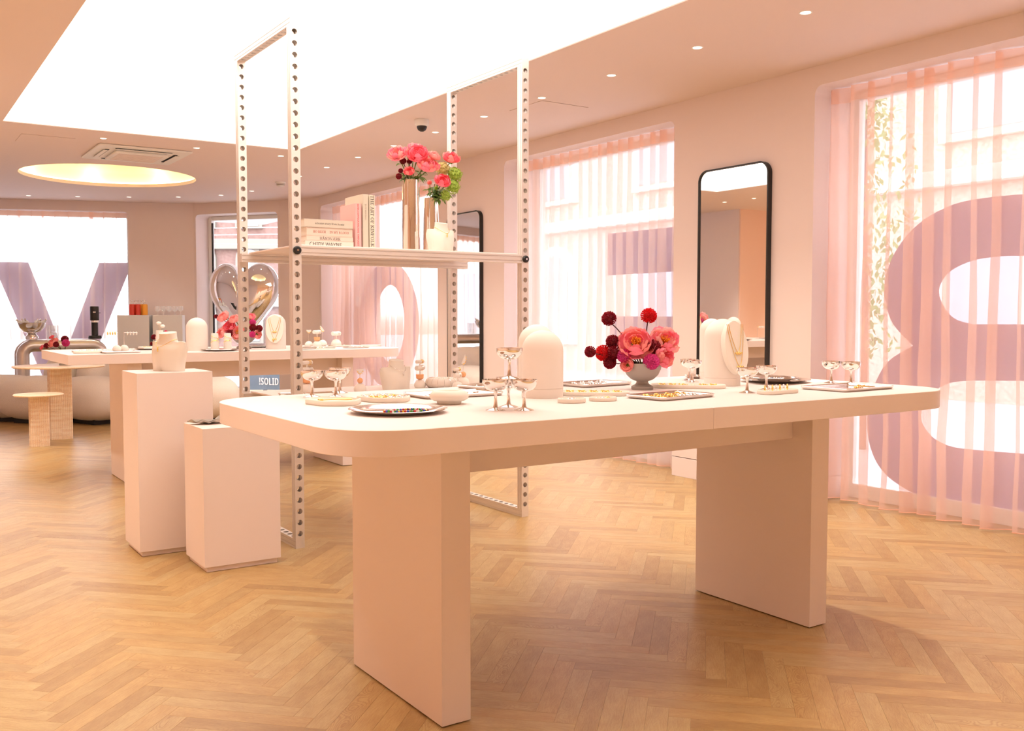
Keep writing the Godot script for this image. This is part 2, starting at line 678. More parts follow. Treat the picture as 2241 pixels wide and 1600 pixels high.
# ---------------------------------------------------------------- lamps of the ceiling
func lamps() -> void:
	# luminous panel
	var t := thing("ceiling_light_panel", "large flush white luminous panel set into the ceiling over the tables", "ceiling light", Vector3(2.295, 2.902, -5.225))
	var mb := MB.new()
	mb.box(Vector3(0, 0.01, 0), Vector3(2.604, 0.012, 8.044))
	part(t, "light_diffuser", mb.mesh(), M.panel_glow)
	# recessed downlights
	var ring := MB.new()
	ring.lathe([Vector2(0.026, 0.0), Vector2(0.034, -0.003), Vector2(0.037, -0.001), Vector2(0.037, 0.004), Vector2(0.026, 0.004)], 24)
	var lens := MB.new()
	lens.lathe([Vector2(0.0, 0.0), Vector2(0.027, 0.0), Vector2(0.027, 0.003), Vector2(0.0, 0.003)], 20)
	var rm := ring.mesh()
	var lm := lens.mesh()
	var spots := []
	for k in 11:
		spots.append([4.275, -2.72 - 0.822 * k, "round recessed downlight in the ceiling row along the window wall", "downlights along the window wall", 2.2])
	for p in [[4.255, -12.58], [4.05, -13.24], [3.62, -13.77], [3.05, -14.15], [2.45, -14.49], [1.87, -14.75]]:
		spots.append([p[0], p[1], "round recessed downlight on the ceiling curve near the sofa corner", "downlights round the sofa corner", 0.45])
	for p in [[1.858, -9.62], [2.723, -9.66], [3.58, -9.66]]:
		spots.append([p[0], p[1], "round recessed downlight between luminous panel and air vent", "downlights behind the luminous panel", 1.0])
	for p in [[0.06, -10.0], [0.05, -9.45], [0.05, -7.8], [0.05, -6.15], [0.05, -4.5], [0.05, -2.85]]:  # first two are real lamps; the rest are added to brighten this side
		spots.append([p[0], p[1], "round recessed downlight in the coral side row, which is lengthened for added fill light", "downlights along the coral side", 4.2])
	for k in 7:  # added lamps, never in view: coral wall bounces fill onto the goods
		spots.append([-2.3, -9.6 + 1.6 * k, "added round fill downlight, out of view, brightening the coral wall", "added fill lights along the coral wall", 8.0])
	for k in 4:  # added lamps, never in view: front wall returns fill to camera-facing sides
		spots.append([-1.5 + 1.8 * k, 1.95, "added round fill downlight, out of view, brightening the front wall", "added fill lights along the front wall", 4.5])
	for p in [[1.2, -0.4], [2.6, -0.4], [4.275, -0.3], [1.2, 1.2], [2.6, 1.2], [4.275, 1.2], [-0.4, 0.6]]:  # added lamps behind the camera, lifting floor bounce on upright faces
		spots.append([p[0], p[1], "added round fill downlight, out of view, over the floor behind the camera", "added fill lights behind the camera", 4.2])
	for s in spots:
		var d := thing("downlight", s[2], "ceiling light", Vector3(s[0], CEIL, s[1]), 0.0, s[3])
		part(d, "trim_ring", rm, M.white)
		part(d, "light_lens", lm, M.spot_glow, xf(Vector3(0, -0.0025, 0)))
		var sp := SpotLight3D.new()
		sp.name = "downlight_beam"
		sp.position = Vector3(0, -0.012, 0)
		sp.rotation_degrees = Vector3(-90, 0, 0)
		sp.spot_angle = 42.0
		sp.spot_angle_attenuation = 0.8
		sp.spot_range = 12.0
		sp.spot_attenuation = 2.0
		sp.light_color = Color(1.0, 0.95, 0.89)
		sp.light_energy = s[4]
		sp.light_size = 0.03
		sp.shadow_enabled = true
		d.add_child(sp)
	# round cove with a warm strip hidden behind its lip
	var c := thing("cove_light", "round domed ceiling recess glowing warm yellow from a hidden strip", "ceiling light", Vector3(2.42, CEIL, -12.2))
	var dome := MB.new()
	dome.lathe([Vector2(1.09, 0.045), Vector2(1.09, 0.16), Vector2(1.04, 0.22), Vector2(0.9, 0.27), Vector2(0.6, 0.305), Vector2(0.3, 0.32), Vector2(0.001, 0.325),
		Vector2(0.001, 0.345), Vector2(0.9, 0.29), Vector2(1.12, 0.2), Vector2(1.12, 0.045)], 64)
	part(c, "dome", dome.mesh(), M.white)
	var strip := MB.new()
	var pts := []
	for i in 64:
		pts.append(Vector3(cos(TAU * i / 64) * 1.035, 0.058, sin(TAU * i / 64) * 1.035))
	strip.loop_tube(pts, 0.009, 6)
	part(c, "light_strip", strip.mesh(), M.cove_glow)
	for i in 8:
		var o := OmniLight3D.new()
		o.name = "cove_glow_%d" % i
		o.position = Vector3(cos(TAU * i / 8) * 1.02, 0.085, sin(TAU * i / 8) * 1.02)
		o.light_color = Color(1.0, 0.84, 0.52)
		o.light_energy = 0.05
		o.light_size = 0.03
		o.omni_range = 12.0
		o.omni_attenuation = 2.0
		o.shadow_enabled = true
		c.add_child(o)


# ---------------------------------------------------------------- the room
func wall_seg(called: String, a: Vector2, b: Vector2, m: Material, openings := [], thick := 0.32, y1 := 2.92, skirting := false) -> Transform3D:
	var dir := Vector3(b.x - a.x, 0, b.y - a.y)
	var ln := dir.length()
	dir = dir.normalized()
	var at := Transform3D(Basis(dir, Vector3.UP, dir.cross(Vector3.UP)), Vector3(a.x, 0, a.y))
	var mb := MB.new()
	var base := MB.new()
	var s := 0.0
	var y0 := 0.156 if skirting else 0.0
	var cuts := openings.duplicate()
	cuts.append([ln, ln, 0.0, 0.0])
	for o in cuts:
		var s1: float = o[0]
		if s1 - s > 0.001:
			mb.box(Vector3((s + s1) / 2, (y0 + y1) / 2, thick / 2), Vector3(s1 - s, y1 - y0, thick))
			if skirting:
				mb.box(Vector3((s + s1) / 2, 0.15, thick / 2 + 0.012), Vector3(s1 - s - 0.03, 0.04, thick - 0.024))
				base.box(Vector3((s + s1) / 2, 0.075, thick / 2), Vector3(s1 - s, 0.15, thick), 0.0015)
		if o[1] > o[0]:
			mb.box(Vector3((o[0] + o[1]) / 2, (o[3] + y1) / 2, thick / 2), Vector3(o[1] - o[0], y1 - o[3], thick))
			# eased upper corners of the opening
			for side in [0, 1]:
				var r := 0.06
				var cx: float = o[side]
				var sg := 1.0 if side == 0 else -1.0
				var prev := Vector2(cx, o[3] - r)
				for k in range(1, 9):
					var t := PI / 2 * k / 8
					var p := Vector2(cx + sg * r * (1 - cos(t)), o[3] - r + r * sin(t))
					var nn := Vector3(sg * cos(t), -sin(t), 0)
					mb.quad(Vector3(prev.x, prev.y, 0), Vector3(p.x, p.y, 0), Vector3(p.x, p.y, thick), Vector3(prev.x, prev.y, thick), nn)
					mb.tri(Vector3(cx, o[3], 0), Vector3(prev.x, prev.y, 0), Vector3(p.x, p.y, 0), Vector3(0, 0, -1), Vector3(0, 0, -1), Vector3(0, 0, -1))
					prev = p
		s = o[1]
	var w := struct(called, mb.mesh(), m)
	w.transform = at
	if skirting:
		var bb := struct("baseboard_right", base.mesh(), M.wall)
		bb.transform = at
	return at


var right_at: Transform3D
var seg_b1: Transform3D
var seg_b2: Transform3D
var b1_cut := []
var b2_cut := []
var RW := [[4.5, 6.86], [8.195, 10.61], [11.95, 15.25]]


func room() -> void:
	var P := [Vector2(WALL_X, 2.6), Vector2(WALL_X, -12.72), Vector2(4.92, -13.37), Vector2(4.02, -14.49), Vector2(-0.8, -16.22), Vector2(-0.8, -10.5), Vector2(-3.0, -10.5), Vector2(-3.0, 2.6)]
	var cut := []
	for w in RW:
		cut.append([w[0], w[1], 0.0, 2.772])
	right_at = wall_seg("wall_right", P[0], P[1], M.wall, cut, 0.5, 2.92, true)
	wall_seg("wall_corner", P[1], P[2], M.wall)
	b2_cut = [0.03, 1.40]
	seg_b2 = wall_seg("wall_heart_window", P[2], P[3], M.wall, [[b2_cut[0], b2_cut[1], 0.0, 2.74]], 0.4)
	b1_cut = [0.905, 4.2]
	seg_b1 = wall_seg("wall_back", P[3], P[4], M.wall, [[b1_cut[0], b1_cut[1], 0.0, 2.76]], 0.4)
	wall_seg("wall_left_rear", P[4], P[5] - Vector2(0, 0.02), M.wall)
	wall_seg("wall_left_partition", P[5] + Vector2(-0.012, 0), P[6], M.coral)
	wall_seg("wall_left", P[6], P[7], M.coral)
	wall_seg("wall_front", P[7], P[0], M.wall)
	# ceiling slab with the panel recess and the round cove cut out of it
	var cs := CSGCombiner3D.new()
	cs.name = "ceiling"
	add_child(cs)
	cs.set_meta("kind", "structure")
	var slab := CSGBox3D.new()
	slab.size = Vector3(9.6, 0.3, 20.2)
	slab.position = Vector3(1.2, CEIL + 0.15, -7.0)
	slab.material = M.wall
	cs.add_child(slab)
	var hole := CSGBox3D.new()
	hole.operation = CSGShape3D.OPERATION_SUBTRACTION
	hole.size = Vector3(2.61, 0.12, 8.05)
	hole.position = Vector3(2.295, CEIL, -5.225)
	hole.material = M.wall
	cs.add_child(hole)
	for q in [[0.97, CEIL + 0.02, 0.2], [1.13, CEIL + 0.24, 0.4]]:
		var cy := CSGCylinder3D.new()
		cy.operation = CSGShape3D.OPERATION_SUBTRACTION
		cy.radius = q[0]
		cy.height = q[2]
		cy.sides = 64
		cy.position = Vector3(2.42, q[1], -12.2)
		cy.material = M.wall
		cs.add_child(cy)
	floor_planks()
	windows()


func floor_planks() -> void:
	var root := Node3D.new()
	root.name = "floor"
	add_child(root)
	root.set_meta("kind", "structure")
	var sub := MB.new()
	sub.box(Vector3(1.2, -0.062, -7.0), Vector3(9.6, 0.1, 20.2))
	part(root, "subfloor", sub.mesh(), M.dark_slot)
	var L := 0.4626
	var W := 0.06939
	var dirs := [Vector2(1, -1) / sqrt(2.0), Vector2(-1, -1) / sqrt(2.0)]   # plank axes in xz
	var list := []
	var eu: Vector2 = dirs[0]
	var ev: Vector2 = dirs[1]
	var org := Vector2(0.47, -3.0)
	for i in range(-190, 190):
		for j in range(-22, 23):
			var o := Vector2(i * W + j * L, i * W - j * L)
			for kind in 2:
				var c2: Vector2
				if kind == 0:
					c2 = o + Vector2(L / 2, W / 2)
				else:
					c2 = o + Vector2(L + W / 2, W - L / 2)
				var p := org + eu * c2.x + ev * c2.y
				if p.x < -2.9 or p.x > 5.75 or p.y < -16.4 or p.y > 2.5:
					continue
				if p.x < -0.9 and p.y < -10.6:
					continue
				list.append([p, kind])
	# the 300 that show largest are single planks
	var seen := []
	for q in list:
		var d := Vector3(q[0].x, 0, q[0].y) - cam_c
		var z := d.dot(cam_f)
		if z < 1.0:
			continue
		var sx := d.dot(cam_r) / z * FOCAL
		var sy := -d.dot(cam_u) / z * FOCAL
		if absf(sx) < 1150 and absf(sy) < 830:
			# hidden behind a table leg or a plinth: skip over
			seen.append([z, q])
	seen.sort_custom(func(a, b): return a[0] < b[0])
	var single_set := {}
	for k in mini(300, seen.size()):
		single_set[seen[k][1]] = true
	# plank blanks: 16 grain lanes x 3 tones, four orientations of the grain
	var tones := [Color(1, 1, 1), Color(0.84, 0.76, 0.68), Color(1.0, 0.93, 0.84), Color(0.91, 0.86, 0.80)]
	var blanks := {}
	var rest := MB.new()
	rest.tinted = true
	var r := RandomNumberGenerator.new()
	r.seed = 77
	for q in list:
		var lane := r.randi() % 16
		var flip := r.randi() % 2
		var tone: int = [0, 0, 1, 2, 2, 3][r.randi() % 6]
		var at := Transform3D(Basis(Vector3.UP, -atan2(dirs[q[1]].y, dirs[q[1]].x)), Vector3(q[0].x, 0, q[0].y))
		if single_set.has(q):
			var key := Vector3i(lane, flip, tone)
			if not blanks.has(key):
				var b := MB.new()
				b.tinted = true
				plank(b, L, W, lane, flip, tones[tone], Transform3D.IDENTITY)
				blanks[key] = b.mesh()
			part(root, "plank", blanks[key], M.oak, at)
		else:
			plank(rest, L, W, lane, flip, tones[tone], at)
	var rs := part(root, "planks", rest.mesh(), M.oak)
	rs.set_meta("kind", "stuff")


func plank(mb: MB, L: float, W: float, lane: int, flip: int, tone: Color, at: Transform3D) -> void:
	mb.tint = tone
	var hx := L / 2 - 0.00003
	var hz := W / 2 - 0.00003
	var bv := 0.0004
	var top := []
	var edge := []
	for s in [Vector2(-1, -1), Vector2(1, -1), Vector2(1, 1), Vector2(-1, 1)]:
		top.append(at * Vector3(s.x * (hx - bv), 0.0, s.y * (hz - bv)))
		edge.append(at * Vector3(s.x * hx, -0.0003, s.y * hz))
	var v0 := (lane + 0.03) / 16.0
	var v1 := (lane + 0.97) / 16.0
	var u0 := 0.0 if flip == 0 else 1.0
	var uvs := [Vector2(u0, v0), Vector2(1.0 - u0, v0), Vector2(1.0 - u0, v1), Vector2(u0, v1)]
	mb.quad(top[0], top[1], top[2], top[3], Vector3.UP, uvs[0], uvs[1], uvs[2], uvs[3])
	for k in 4:
		var k2 := (k + 1) % 4
		var nn: Vector3 = (edge[k] + edge[k2] - top[k] - top[k2])
		nn = (nn.normalized() + Vector3.UP).normalized()
		mb.quad(top[k], top[k2], edge[k2], edge[k], nn, uvs[k], uvs[k2], uvs[k2], uvs[k])
		var low := Vector3(0, -0.011, 0)
		mb.quad(edge[k], edge[k2], edge[k2] + low, edge[k] + low, (nn - Vector3.UP * nn.y).normalized(), uvs[k], uvs[k2], uvs[k2], uvs[k])


func windows() -> void:
	var n := 1
	for w in RW:
		make_window(n, right_at, w[0], w[1], 2.772, 0.42)
		n += 1
	make_window(n, seg_b1, b1_cut[0], b1_cut[1], 2.76, 0.34)
	make_window(n + 1, seg_b2, b2_cut[0], b2_cut[1], 2.74, 0.34, true)


func make_window(n: int, at: Transform3D, s0: float, s1: float, y1: float, depth: float, dark := false) -> void:
	var root := Node3D.new()
	root.name = "window_%d" % n
	add_child(root)
	root.transform = at
	root.set_meta("kind", "structure")
	var fr := MB.new()
	var t := 0.06
	fr.box(Vector3(s0 + t / 2, y1 / 2, depth), Vector3(t, y1, 0.07), 0.004)
	fr.box(Vector3(s1 - t / 2, y1 / 2, depth), Vector3(t, y1, 0.07), 0.004)
	fr.box(Vector3((s0 + s1) / 2, 0.05, depth), Vector3(s1 - s0 - 2 * t, 0.1, 0.07), 0.004)
	fr.box(Vector3((s0 + s1) / 2, y1 - 0.03, depth), Vector3(s1 - s0 - 2 * t, 0.06, 0.07), 0.004)
	part(root, "window_frame", fr.mesh(), M.white)
	if dark:
		var bead := MB.new()
		bead.box(Vector3(s1 - t - 0.012, y1 / 2, depth - 0.03), Vector3(0.022, y1 - 0.2, 0.02))
		part(root, "glazing_bead", bead.mesh(), M.black_soft)
	var pane := MB.new()
	pane.box(Vector3((s0 + s1) / 2, y1 / 2 + 0.02, depth), Vector3(s1 - s0 - 2 * t, y1 - 0.16, 0.008))
	part(root, "pane", pane.mesh(), M.pane)
	if not dark:
		return
	var sill := MB.new()
	sill.box(Vector3((s0 + s1) / 2, 0.012, depth / 2 + 0.02), Vector3(s1 - s0 - 0.01, 0.02, depth - 0.06), 0.003)
	part(root, "window_sill", sill.mesh(), M.white)


# ---------------------------------------------------------------- street outside
# flat plate through points of one plane
func plate(mb: MB, pts: Array, nn: Vector3, t: float) -> void:
	var o: Vector3 = pts[0]
	var ux: Vector3 = (pts[1] - o).normalized()
	ux = (ux - nn * ux.dot(nn)).normalized()
	var uz := ux.cross(nn)
	var poly := PackedVector2Array()
	for p in pts:
		poly.append(Vector2((p - o).dot(ux), (p - o).dot(uz)))
	mb.slab(poly, 0.0, t, 0.0, Transform3D(Basis(ux, nn, uz), o))


func band(mb: MB, outer: Array, inner: Array, d: Vector3) -> void:
	var rings := []
	for i in outer.size():
		rings.append(PackedVector3Array([outer[i], inner[i], inner[i] + d, outer[i] + d]))
	mb.loft(rings, true, true, true, 30.0)


func facade(called: String, label: String, at: Transform3D, w: float, h: float, cols: int, rows: int, m: Material, arched: bool, dress: Material = M.limestone, ws := 1.0) -> void:
	var o := thing(called, label, "building")
	o.transform = at
	var mb := MB.new()
	mb.box(Vector3(0, h / 2 - 0.199, -2.0), Vector3(w, h, 4.0))
	part(o, "wall", mb.mesh(), m)
	for k in rows:
		var cb := MB.new()
		cb.box(Vector3(0, 0.2 + (3.4 + k * 3.7) * ws, 0.1), Vector3(w, 0.28, 0.24), 0.02)
		part(o, "cornice", cb.mesh(), dress)
	var ow := PackedVector2Array()
	var ip := PackedVector2Array()
	for pair in [[ow, 0.86, 0.0], [ip, 0.62, 0.14]]:
		var hw: float = pair[1]
		pair[0].append(Vector2(-hw, pair[2]))
		if arched:
			for i in 13:
				var a := PI - PI * i / 12.0
				pair[0].append(Vector2(cos(a) * hw, 1.75 + sin(a) * hw))
		else:
			pair[0].append(Vector2(-hw, 2.3 + hw - 0.62))
			pair[0].append(Vector2(hw, 2.3 + hw - 0.62))
		pair[0].append(Vector2(hw, pair[2]))
	var face := Transform3D(Basis(Vector3(1, 0, 0), Vector3(0, 0, 1), Vector3(0, 1, 0)), Vector3.ZERO)
	var sm := MB.new()
	sm.slab(ow, 0.0, 0.14, 0.0, face)
	var pm := MB.new()
	pm.slab(ip, 0.10, 0.16, 0.0, face)
	var surround := sm.mesh()
	var pane := pm.mesh()
	for r in rows:
		for c in cols:
			var x := (c + 0.5) / cols * w - w / 2
			var wn := part(o, "window", surround, dress, xf(Vector3(x, 0.5 + r * 3.7 * ws, 0.0), Vector3.ZERO, Vector3(ws, ws, 1.0)))
			part(wn, "pane", pane, M.shop_glass)


func outside() -> void:
	var g := MB.new()
	g.box(Vector3(10, -0.35, -15), Vector3(90, 0.3, 100))
	single("street", g.mesh(), M.street, "pale grey street and pavement outside the shop windows", "street")
	facade("brick_building", "long brick building with arched stone windows across the street", Transform3D(Basis(Vector3.UP, -PI / 2), Vector3(15.5, 0, -5)), 36.0, 13.0, 9, 3, M.brick, true)
	facade("corner_building", "pinkish brick corner building with arched windows behind the chrome heart", Transform3D(Basis(Vector3.UP, -0.55), Vector3(9.2, 0, -25.5)), 5.0, 11.5, 4, 5, M.old_brick, true, M.sandstone, 0.42)
	facade("stone_building", "pale stone building behind the drinks console curtain", Transform3D(Basis(Vector3.UP, 0.35), Vector3(-4.5, 0, -32.0)), 17.0, 8.0, 6, 2, M.limestone, false)
	# street tree
	var p := Vector3(9.0, -0.199, -6.62)
	var t := thing("street_tree", "slim green street tree outside the largest curtained window", "tree", p)
	var tr := MB.new()
	tr.tube([Vector3(0, 0, 0), Vector3(0.02, 1.2, 0), Vector3(-0.03, 2.4, 0.02), Vector3(0, 3.6, 0)], [0.06, 0.05, 0.035, 0.01], 8)
	part(t, "trunk", tr.mesh(), M.dark_stem)
	var lf := MB.new()
	var r := RandomNumberGenerator.new()
	r.seed = 12
	for i in 900:
		var y := r.randf_range(1.0, 4.0)
		var sp := 0.42 * sin(clampf((y - 0.8) / 3.3, 0, 1) * PI) + 0.08
		var c := Vector3(r.randfn() * sp * 0.6, y, r.randfn() * sp * 0.6)
		var b := Basis.from_euler(Vector3(r.randf() * TAU, r.randf() * TAU, r.randf() * TAU))
		var s := 0.05
		var n := b.y
		lf.quad(c + b * Vector3(0, 0, -s), c + b * Vector3(s * 0.5, 0.006, 0), c + b * Vector3(0, 0, s), c + b * Vector3(-s * 0.5, 0.006, 0), n)
	var fo := part(t, "foliage", lf.mesh(), M.leaf)
	fo.set_meta("kind", "stuff")
	# overhead wires and a hoarding seen past the heart
	var nn := seg_b2.basis.z
	var far := seg_b2 * Vector3(0.7, 0, 4.0)
	var la := on_plane(430, 520, far, nn)
	var lb := on_plane(650, 520, far, nn)
	var line := thing("overhead_line", "pale overhead tram wires strung between two street poles past the heart", "wires", Vector3(la.x, -0.2, la.z))
	for q in [la, lb]:
		var pb := MB.new()
		var o2 := Vector3(q.x - la.x, 0, q.z - la.z)
		pb.tube([o2, o2 + Vector3(0, 5.2, 0)], [0.05, 0.035], 10)
		part(line, "pole", pb.mesh(), M.white)
	for q in [[466, 470], [500, 497], [515, 512], [533, 536]]:
		var a := on_plane(430, q[0], far, nn) - line.position
		var b := on_plane(650, q[1], far, nn) - line.position
		var w := MB.new()
		w.tube([a, b], 0.008, 5)
		part(line, "wire", w.mesh(), M.white)
	var sgn := seg_b2 * Vector3(0.7, 0, 1.6)
	var q0 := on_plane(545, 817, sgn, nn)
	var q1 := on_plane(612, 817, sgn, nn)
	var q2 := on_plane(612, 853, sgn, nn)
	var q3 := on_plane(545, 853, sgn, nn)
	var bd := MB.new()
	plate(bd, [q0 - q3, q1 - q3, q2 - q3, q3 - q3], nn, 0.03)
	var ho := thing("street_board", "blue grey street board with white lettering low outside the heart window", "sign", q3)
	part(ho, "board", bd.mesh(), M.hoarding)
	var post := MB.new()
	var half := (q2 - q3) / 2
	post.box(half + Vector3(0, -(q3.y + 0.2) / 2, 0) + nn * 0.03, Vector3(0.06, q3.y + 0.2, 0.03))
	part(ho, "support", post.mesh(), M.black_soft)
	var tx := letters("!SOLID", (q0.y - q3.y) * 0.42, 0.008, true)
	var tp := on_plane(589, 848, sgn, nn) - q3
	var o := part(ho, "lettering", tx, M.white)
	o.transform = Transform3D(Basis(nn.cross(Vector3.UP) * 0.72, Vector3.UP, -nn), tp - nn * 0.008)


func letters(s: String, cap_h: float, depth := 0.001, bold := false, serif := false) -> TextMesh:
	var t := TextMesh.new()
	var f := SystemFont.new()
	f.font_names = PackedStringArray(["Droid Serif" if serif else "Droid Sans"])
	if bold:
		f.font_weight = 700
	t.font = f
	t.text = s
	t.font_size = 48
	t.pixel_size = cap_h / 34.0
	t.depth = depth
	t.vertical_alignment = VERTICAL_ALIGNMENT_BOTTOM
	return t


# ---------------------------------------------------------------- curtains and the letters on the glass
func curtains() -> void:
	drape(right_at, RW[0][0] + 0.04, RW[0][1] - 0.02, 0.17, 2.765, 0.145, 0.027, 3, "peach sheer curtain beside the tall mirror, hung before the round mauve letter")
	drape(right_at, RW[1][0] + 0.02, RW[1][1] - 0.04, 0.17, 2.765, 0.14, 0.027, 8, "peach sheer curtain between two tall mirrors, hung before the barred mauve letter", M.sheer_pale)
	drape(right_at, RW[2][0] + 0.02, RW[2][1] - 0.06, 0.17, 2.765, 0.15, 0.03, 15, "pinkish sheer curtain past the far mirror, hung before the ring shaped mauve letter")
	drape(seg_b1, b1_cut[0] + 0.03, b1_cut[1] - 0.05, 0.15, 2.755, 0.16, 0.03, 21, "pale sheer curtain behind the drinks console and the mauve V", M.sheer_pale)
	# vinyl letters on the inside of the panes
	var gx := WALL_X + 0.405
	var dx := Vector3(0.002, 0, 0)
	var P := func(a: Array) -> Array:
		var out := []
		if a.size() < 9:
			for q in a:
				out.append(on_x(q[0], q[1], gx))
			return out
		# a flowing outline through the given points
		for i in a.size() - 1:
			var p0 := Vector2(a[maxi(i - 1, 0)][0], a[maxi(i - 1, 0)][1])
			var p1 := Vector2(a[i][0], a[i][1])
			var p2 := Vector2(a[i + 1][0], a[i + 1][1])
			var p3 := Vector2(a[mini(i + 2, a.size() - 1)][0], a[mini(i + 2, a.size() - 1)][1])
			for k in 5:
				var v := p1.cubic_interpolate(p2, p0, p3, k / 5.0)
				out.append(on_x(v.x, v.y, gx))
		out.append(on_x(a[-1][0], a[-1][1], gx))
		return out
	var b := MB.new()
	band(b, P.call([[2300, 424], [2241, 425], [2150, 434], [2080, 450], [2010, 490], [1960, 550], [1938, 610], [1938, 660], [1955, 710], [1998, 757]]),
		P.call([[2300, 560], [2241, 560], [2190, 561], [2130, 570], [2085, 590], [2062, 615], [2055, 640], [2065, 670], [2090, 698], [2130, 710]]), dx)
	band(b, P.call([[1998, 757], [1945, 790], [1915, 840], [1898, 910], [1905, 980], [1935, 1035], [1990, 1075], [2050, 1100], [2150, 1118], [2300, 1132]]),
		P.call([[2130, 833], [2080, 838], [2040, 860], [2017, 900], [2020, 930], [2045, 960], [2085, 978], [2140, 985], [2200, 990], [2300, 997]]), dx)
	plate(b, P.call([[1998, 757], [2130, 710], [2300, 710], [2300, 834], [2130, 833]]), Vector3.RIGHT, 0.002)
	# the stem of the letter, past the edge of the photograph
	plate(b, P.call([[2300, 424], [2420, 408], [2420, 1150], [2300, 1132]]), Vector3.RIGHT, 0.002)
	letter_thing(b, "huge rounded mauve vinyl letter on the window pane beside the tall mirror")
	var e := MB.new()
	plate(e, P.call([[1330, 512], [1480, 496], [1480, 594], [1330, 603]]), Vector3.RIGHT, 0.002)
	plate(e, P.call([[1335, 692], [1480, 693], [1480, 792], [1335, 785]]), Vector3.RIGHT, 0.002)
	plate(e, P.call([[1330, 872], [1480, 892], [1480, 992], [1330, 966]]), Vector3.RIGHT, 0.002)
	plate(e, P.call([[1480, 496], [1560, 487], [1560, 1005], [1480, 992]]), Vector3.RIGHT, 0.002)
	letter_thing(e, "mauve vinyl letter of horizontal bars on the window pane behind the red dahlias")
	var ring := MB.new()
	var ro := []
	var ri := []
	for i in 33:
		var t := TAU * i / 32
		ro.append([851 + 66 * cos(t), 710 + 138 * sin(t)])
		ri.append([854 + 31 * cos(t), 708 + 84 * sin(t)])
	band(ring, P.call(ro), P.call(ri), dx)
	letter_thing(ring, "mauve vinyl ring letter on the window pane behind the second display table")
	var V := MB.new()
	var vp := []
	var pl := seg_b1 * Vector3(0, 0, 0.325)
	for q in [[-18, 573], [62, 574], [142, 776], [217, 575], [290, 575], [165, 880], [118, 880]]:
		vp.append(on_plane(q[0], q[1], pl, seg_b1.basis.z))
	plate(V, vp, seg_b1.basis.z, 0.002)
	letter_thing(V, "mauve vinyl letter V on the window pane behind the drinks console")


func letter_thing(mb: MB, label: String) -> void:
	single("window_letter", mb.mesh(), M.vinyl, label, "window letter", Vector3.ZERO, 0.0, "mauve letters on the shop windows")


func drape(at: Transform3D, s0: float, s1: float, depth: float, y1: float, pitch: float, amp: float, sd: int, label: String, cloth: Material = M.sheer) -> void:
	var o := thing("sheer_curtain", label, "curtain", Vector3.ZERO, 0.0, "sheer curtains")
	o.transform = at
	var ns := FastNoiseLite.new()
	ns.seed = sd
	ns.frequency = 0.35
	var n := int(round((s1 - s0) / pitch)) * 14
	var ys := [0.022, 0.05, 0.2, 0.5, 0.9, 1.3, 1.7, 2.1, 2.4, y1 - 0.10, y1 - 0.085, y1]
	# every fold: a slanting flat panel, then a return that doubles back over it
	var pos := func(i: int, y: float) -> Vector3:
		var q := float(i) / 14.0
		var fold := floorf(q)
		var t := q - fold
		var low := 1.0 - y / y1
		var a := amp * (1.0 + ns.get_noise_2d(fold * 3.7, 40.0) * 0.9) * (0.8 + 0.9 * low)
		var back := 0.09 + ns.get_noise_2d(fold * 5.1, 12.0) * 0.12
		var f := 0.0
		var d := 0.0
		if t < 0.8:
			f = t / 0.8 * (1.0 + back)
			d = cos(t / 0.8 * PI)
		else:
			f = 1.0 + back - back * (t - 0.8) / 0.2
			d = -cos((t - 0.8) / 0.2 * PI)
		var s := s0 + (s1 - s0) * (fold + f) / (n / 14.0)
		s += ns.get_noise_2d(fold * 2.3, 3.0) * pitch * 0.35
		s += ns.get_noise_2d(s * 6.0, y * 1.1 + 90.0) * 0.05 * low + ns.get_noise_2d(fold * 4.0, y * 0.8) * 0.03 * low
		return Vector3(clampf(s, s0, s1), y, depth + d * a + ns.get_noise_2d(s * 5.0, y * 2.0) * 0.05 * low)
	for bandn in [["fabric", 0, 9, cloth], ["heading_tape", 9, 11, M.sheer_tape]]:
		var rows := []
		for k in range(bandn[1], bandn[2] + 1):
			var r := PackedVector3Array()
			for i in n + 1:
				r.append(pos.call(i, ys[k]))
			rows.append(r)
		var mb := MB.new()
		mb.loft(rows, false, false, false, 80.0)
		part(o, bandn[0], mb.mesh(), bandn[3])
	var hp := []
	for i in n + 1:
		hp.append(pos.call(i, ys[0]))
	var hem := MB.new()
	hem.tube(hp, 0.0035, 5)
	part(o, "hem", hem.mesh(), M.sheer_tape)


# ---------------------------------------------------------------- furniture
func display_table(at: Vector3, top: float, label: String, lo: float, hi: float, zb: float, zf: float, legs: Array, round_left: bool, seam: float) -> void:
	var t := thing("display_table", label, "table", at, 0.0, "long display tables")
	var rl := 0.22 if round_left else 0.0
	var a := MB.new()
	a.slab(rrect4(lo, seam - 0.0008, zb, zf, [0.0, rl, rl, 0.0]), top - 0.071, top, 0.0015)
	part(t, "tabletop", a.mesh(), M.cream)
	var b := MB.new()
	b.slab(rrect4(seam + 0.0008, hi, zb, zf, [0.22, 0.0, 0.0, 0.22]), top - 0.071, top, 0.0015)
	part(t, "tabletop", b.mesh(), M.cream)
	for x in legs:
		var l := MB.new()
		l.box(Vector3(x, (top - 0.071) / 2 + 0.002, -0.3225), Vector3(0.103, top - 0.075, 0.645), 0.0015)
		part(t, "leg", l.mesh(), M.cream)
	var ap := MB.new()
	ap.box(Vector3((legs[0] + legs[1]) / 2, top - 0.136, -0.3225), Vector3(legs[1] - legs[0] - 0.103, 0.128, 0.45), 0.0015)
	part(t, "apron", ap.mesh(), M.cream)


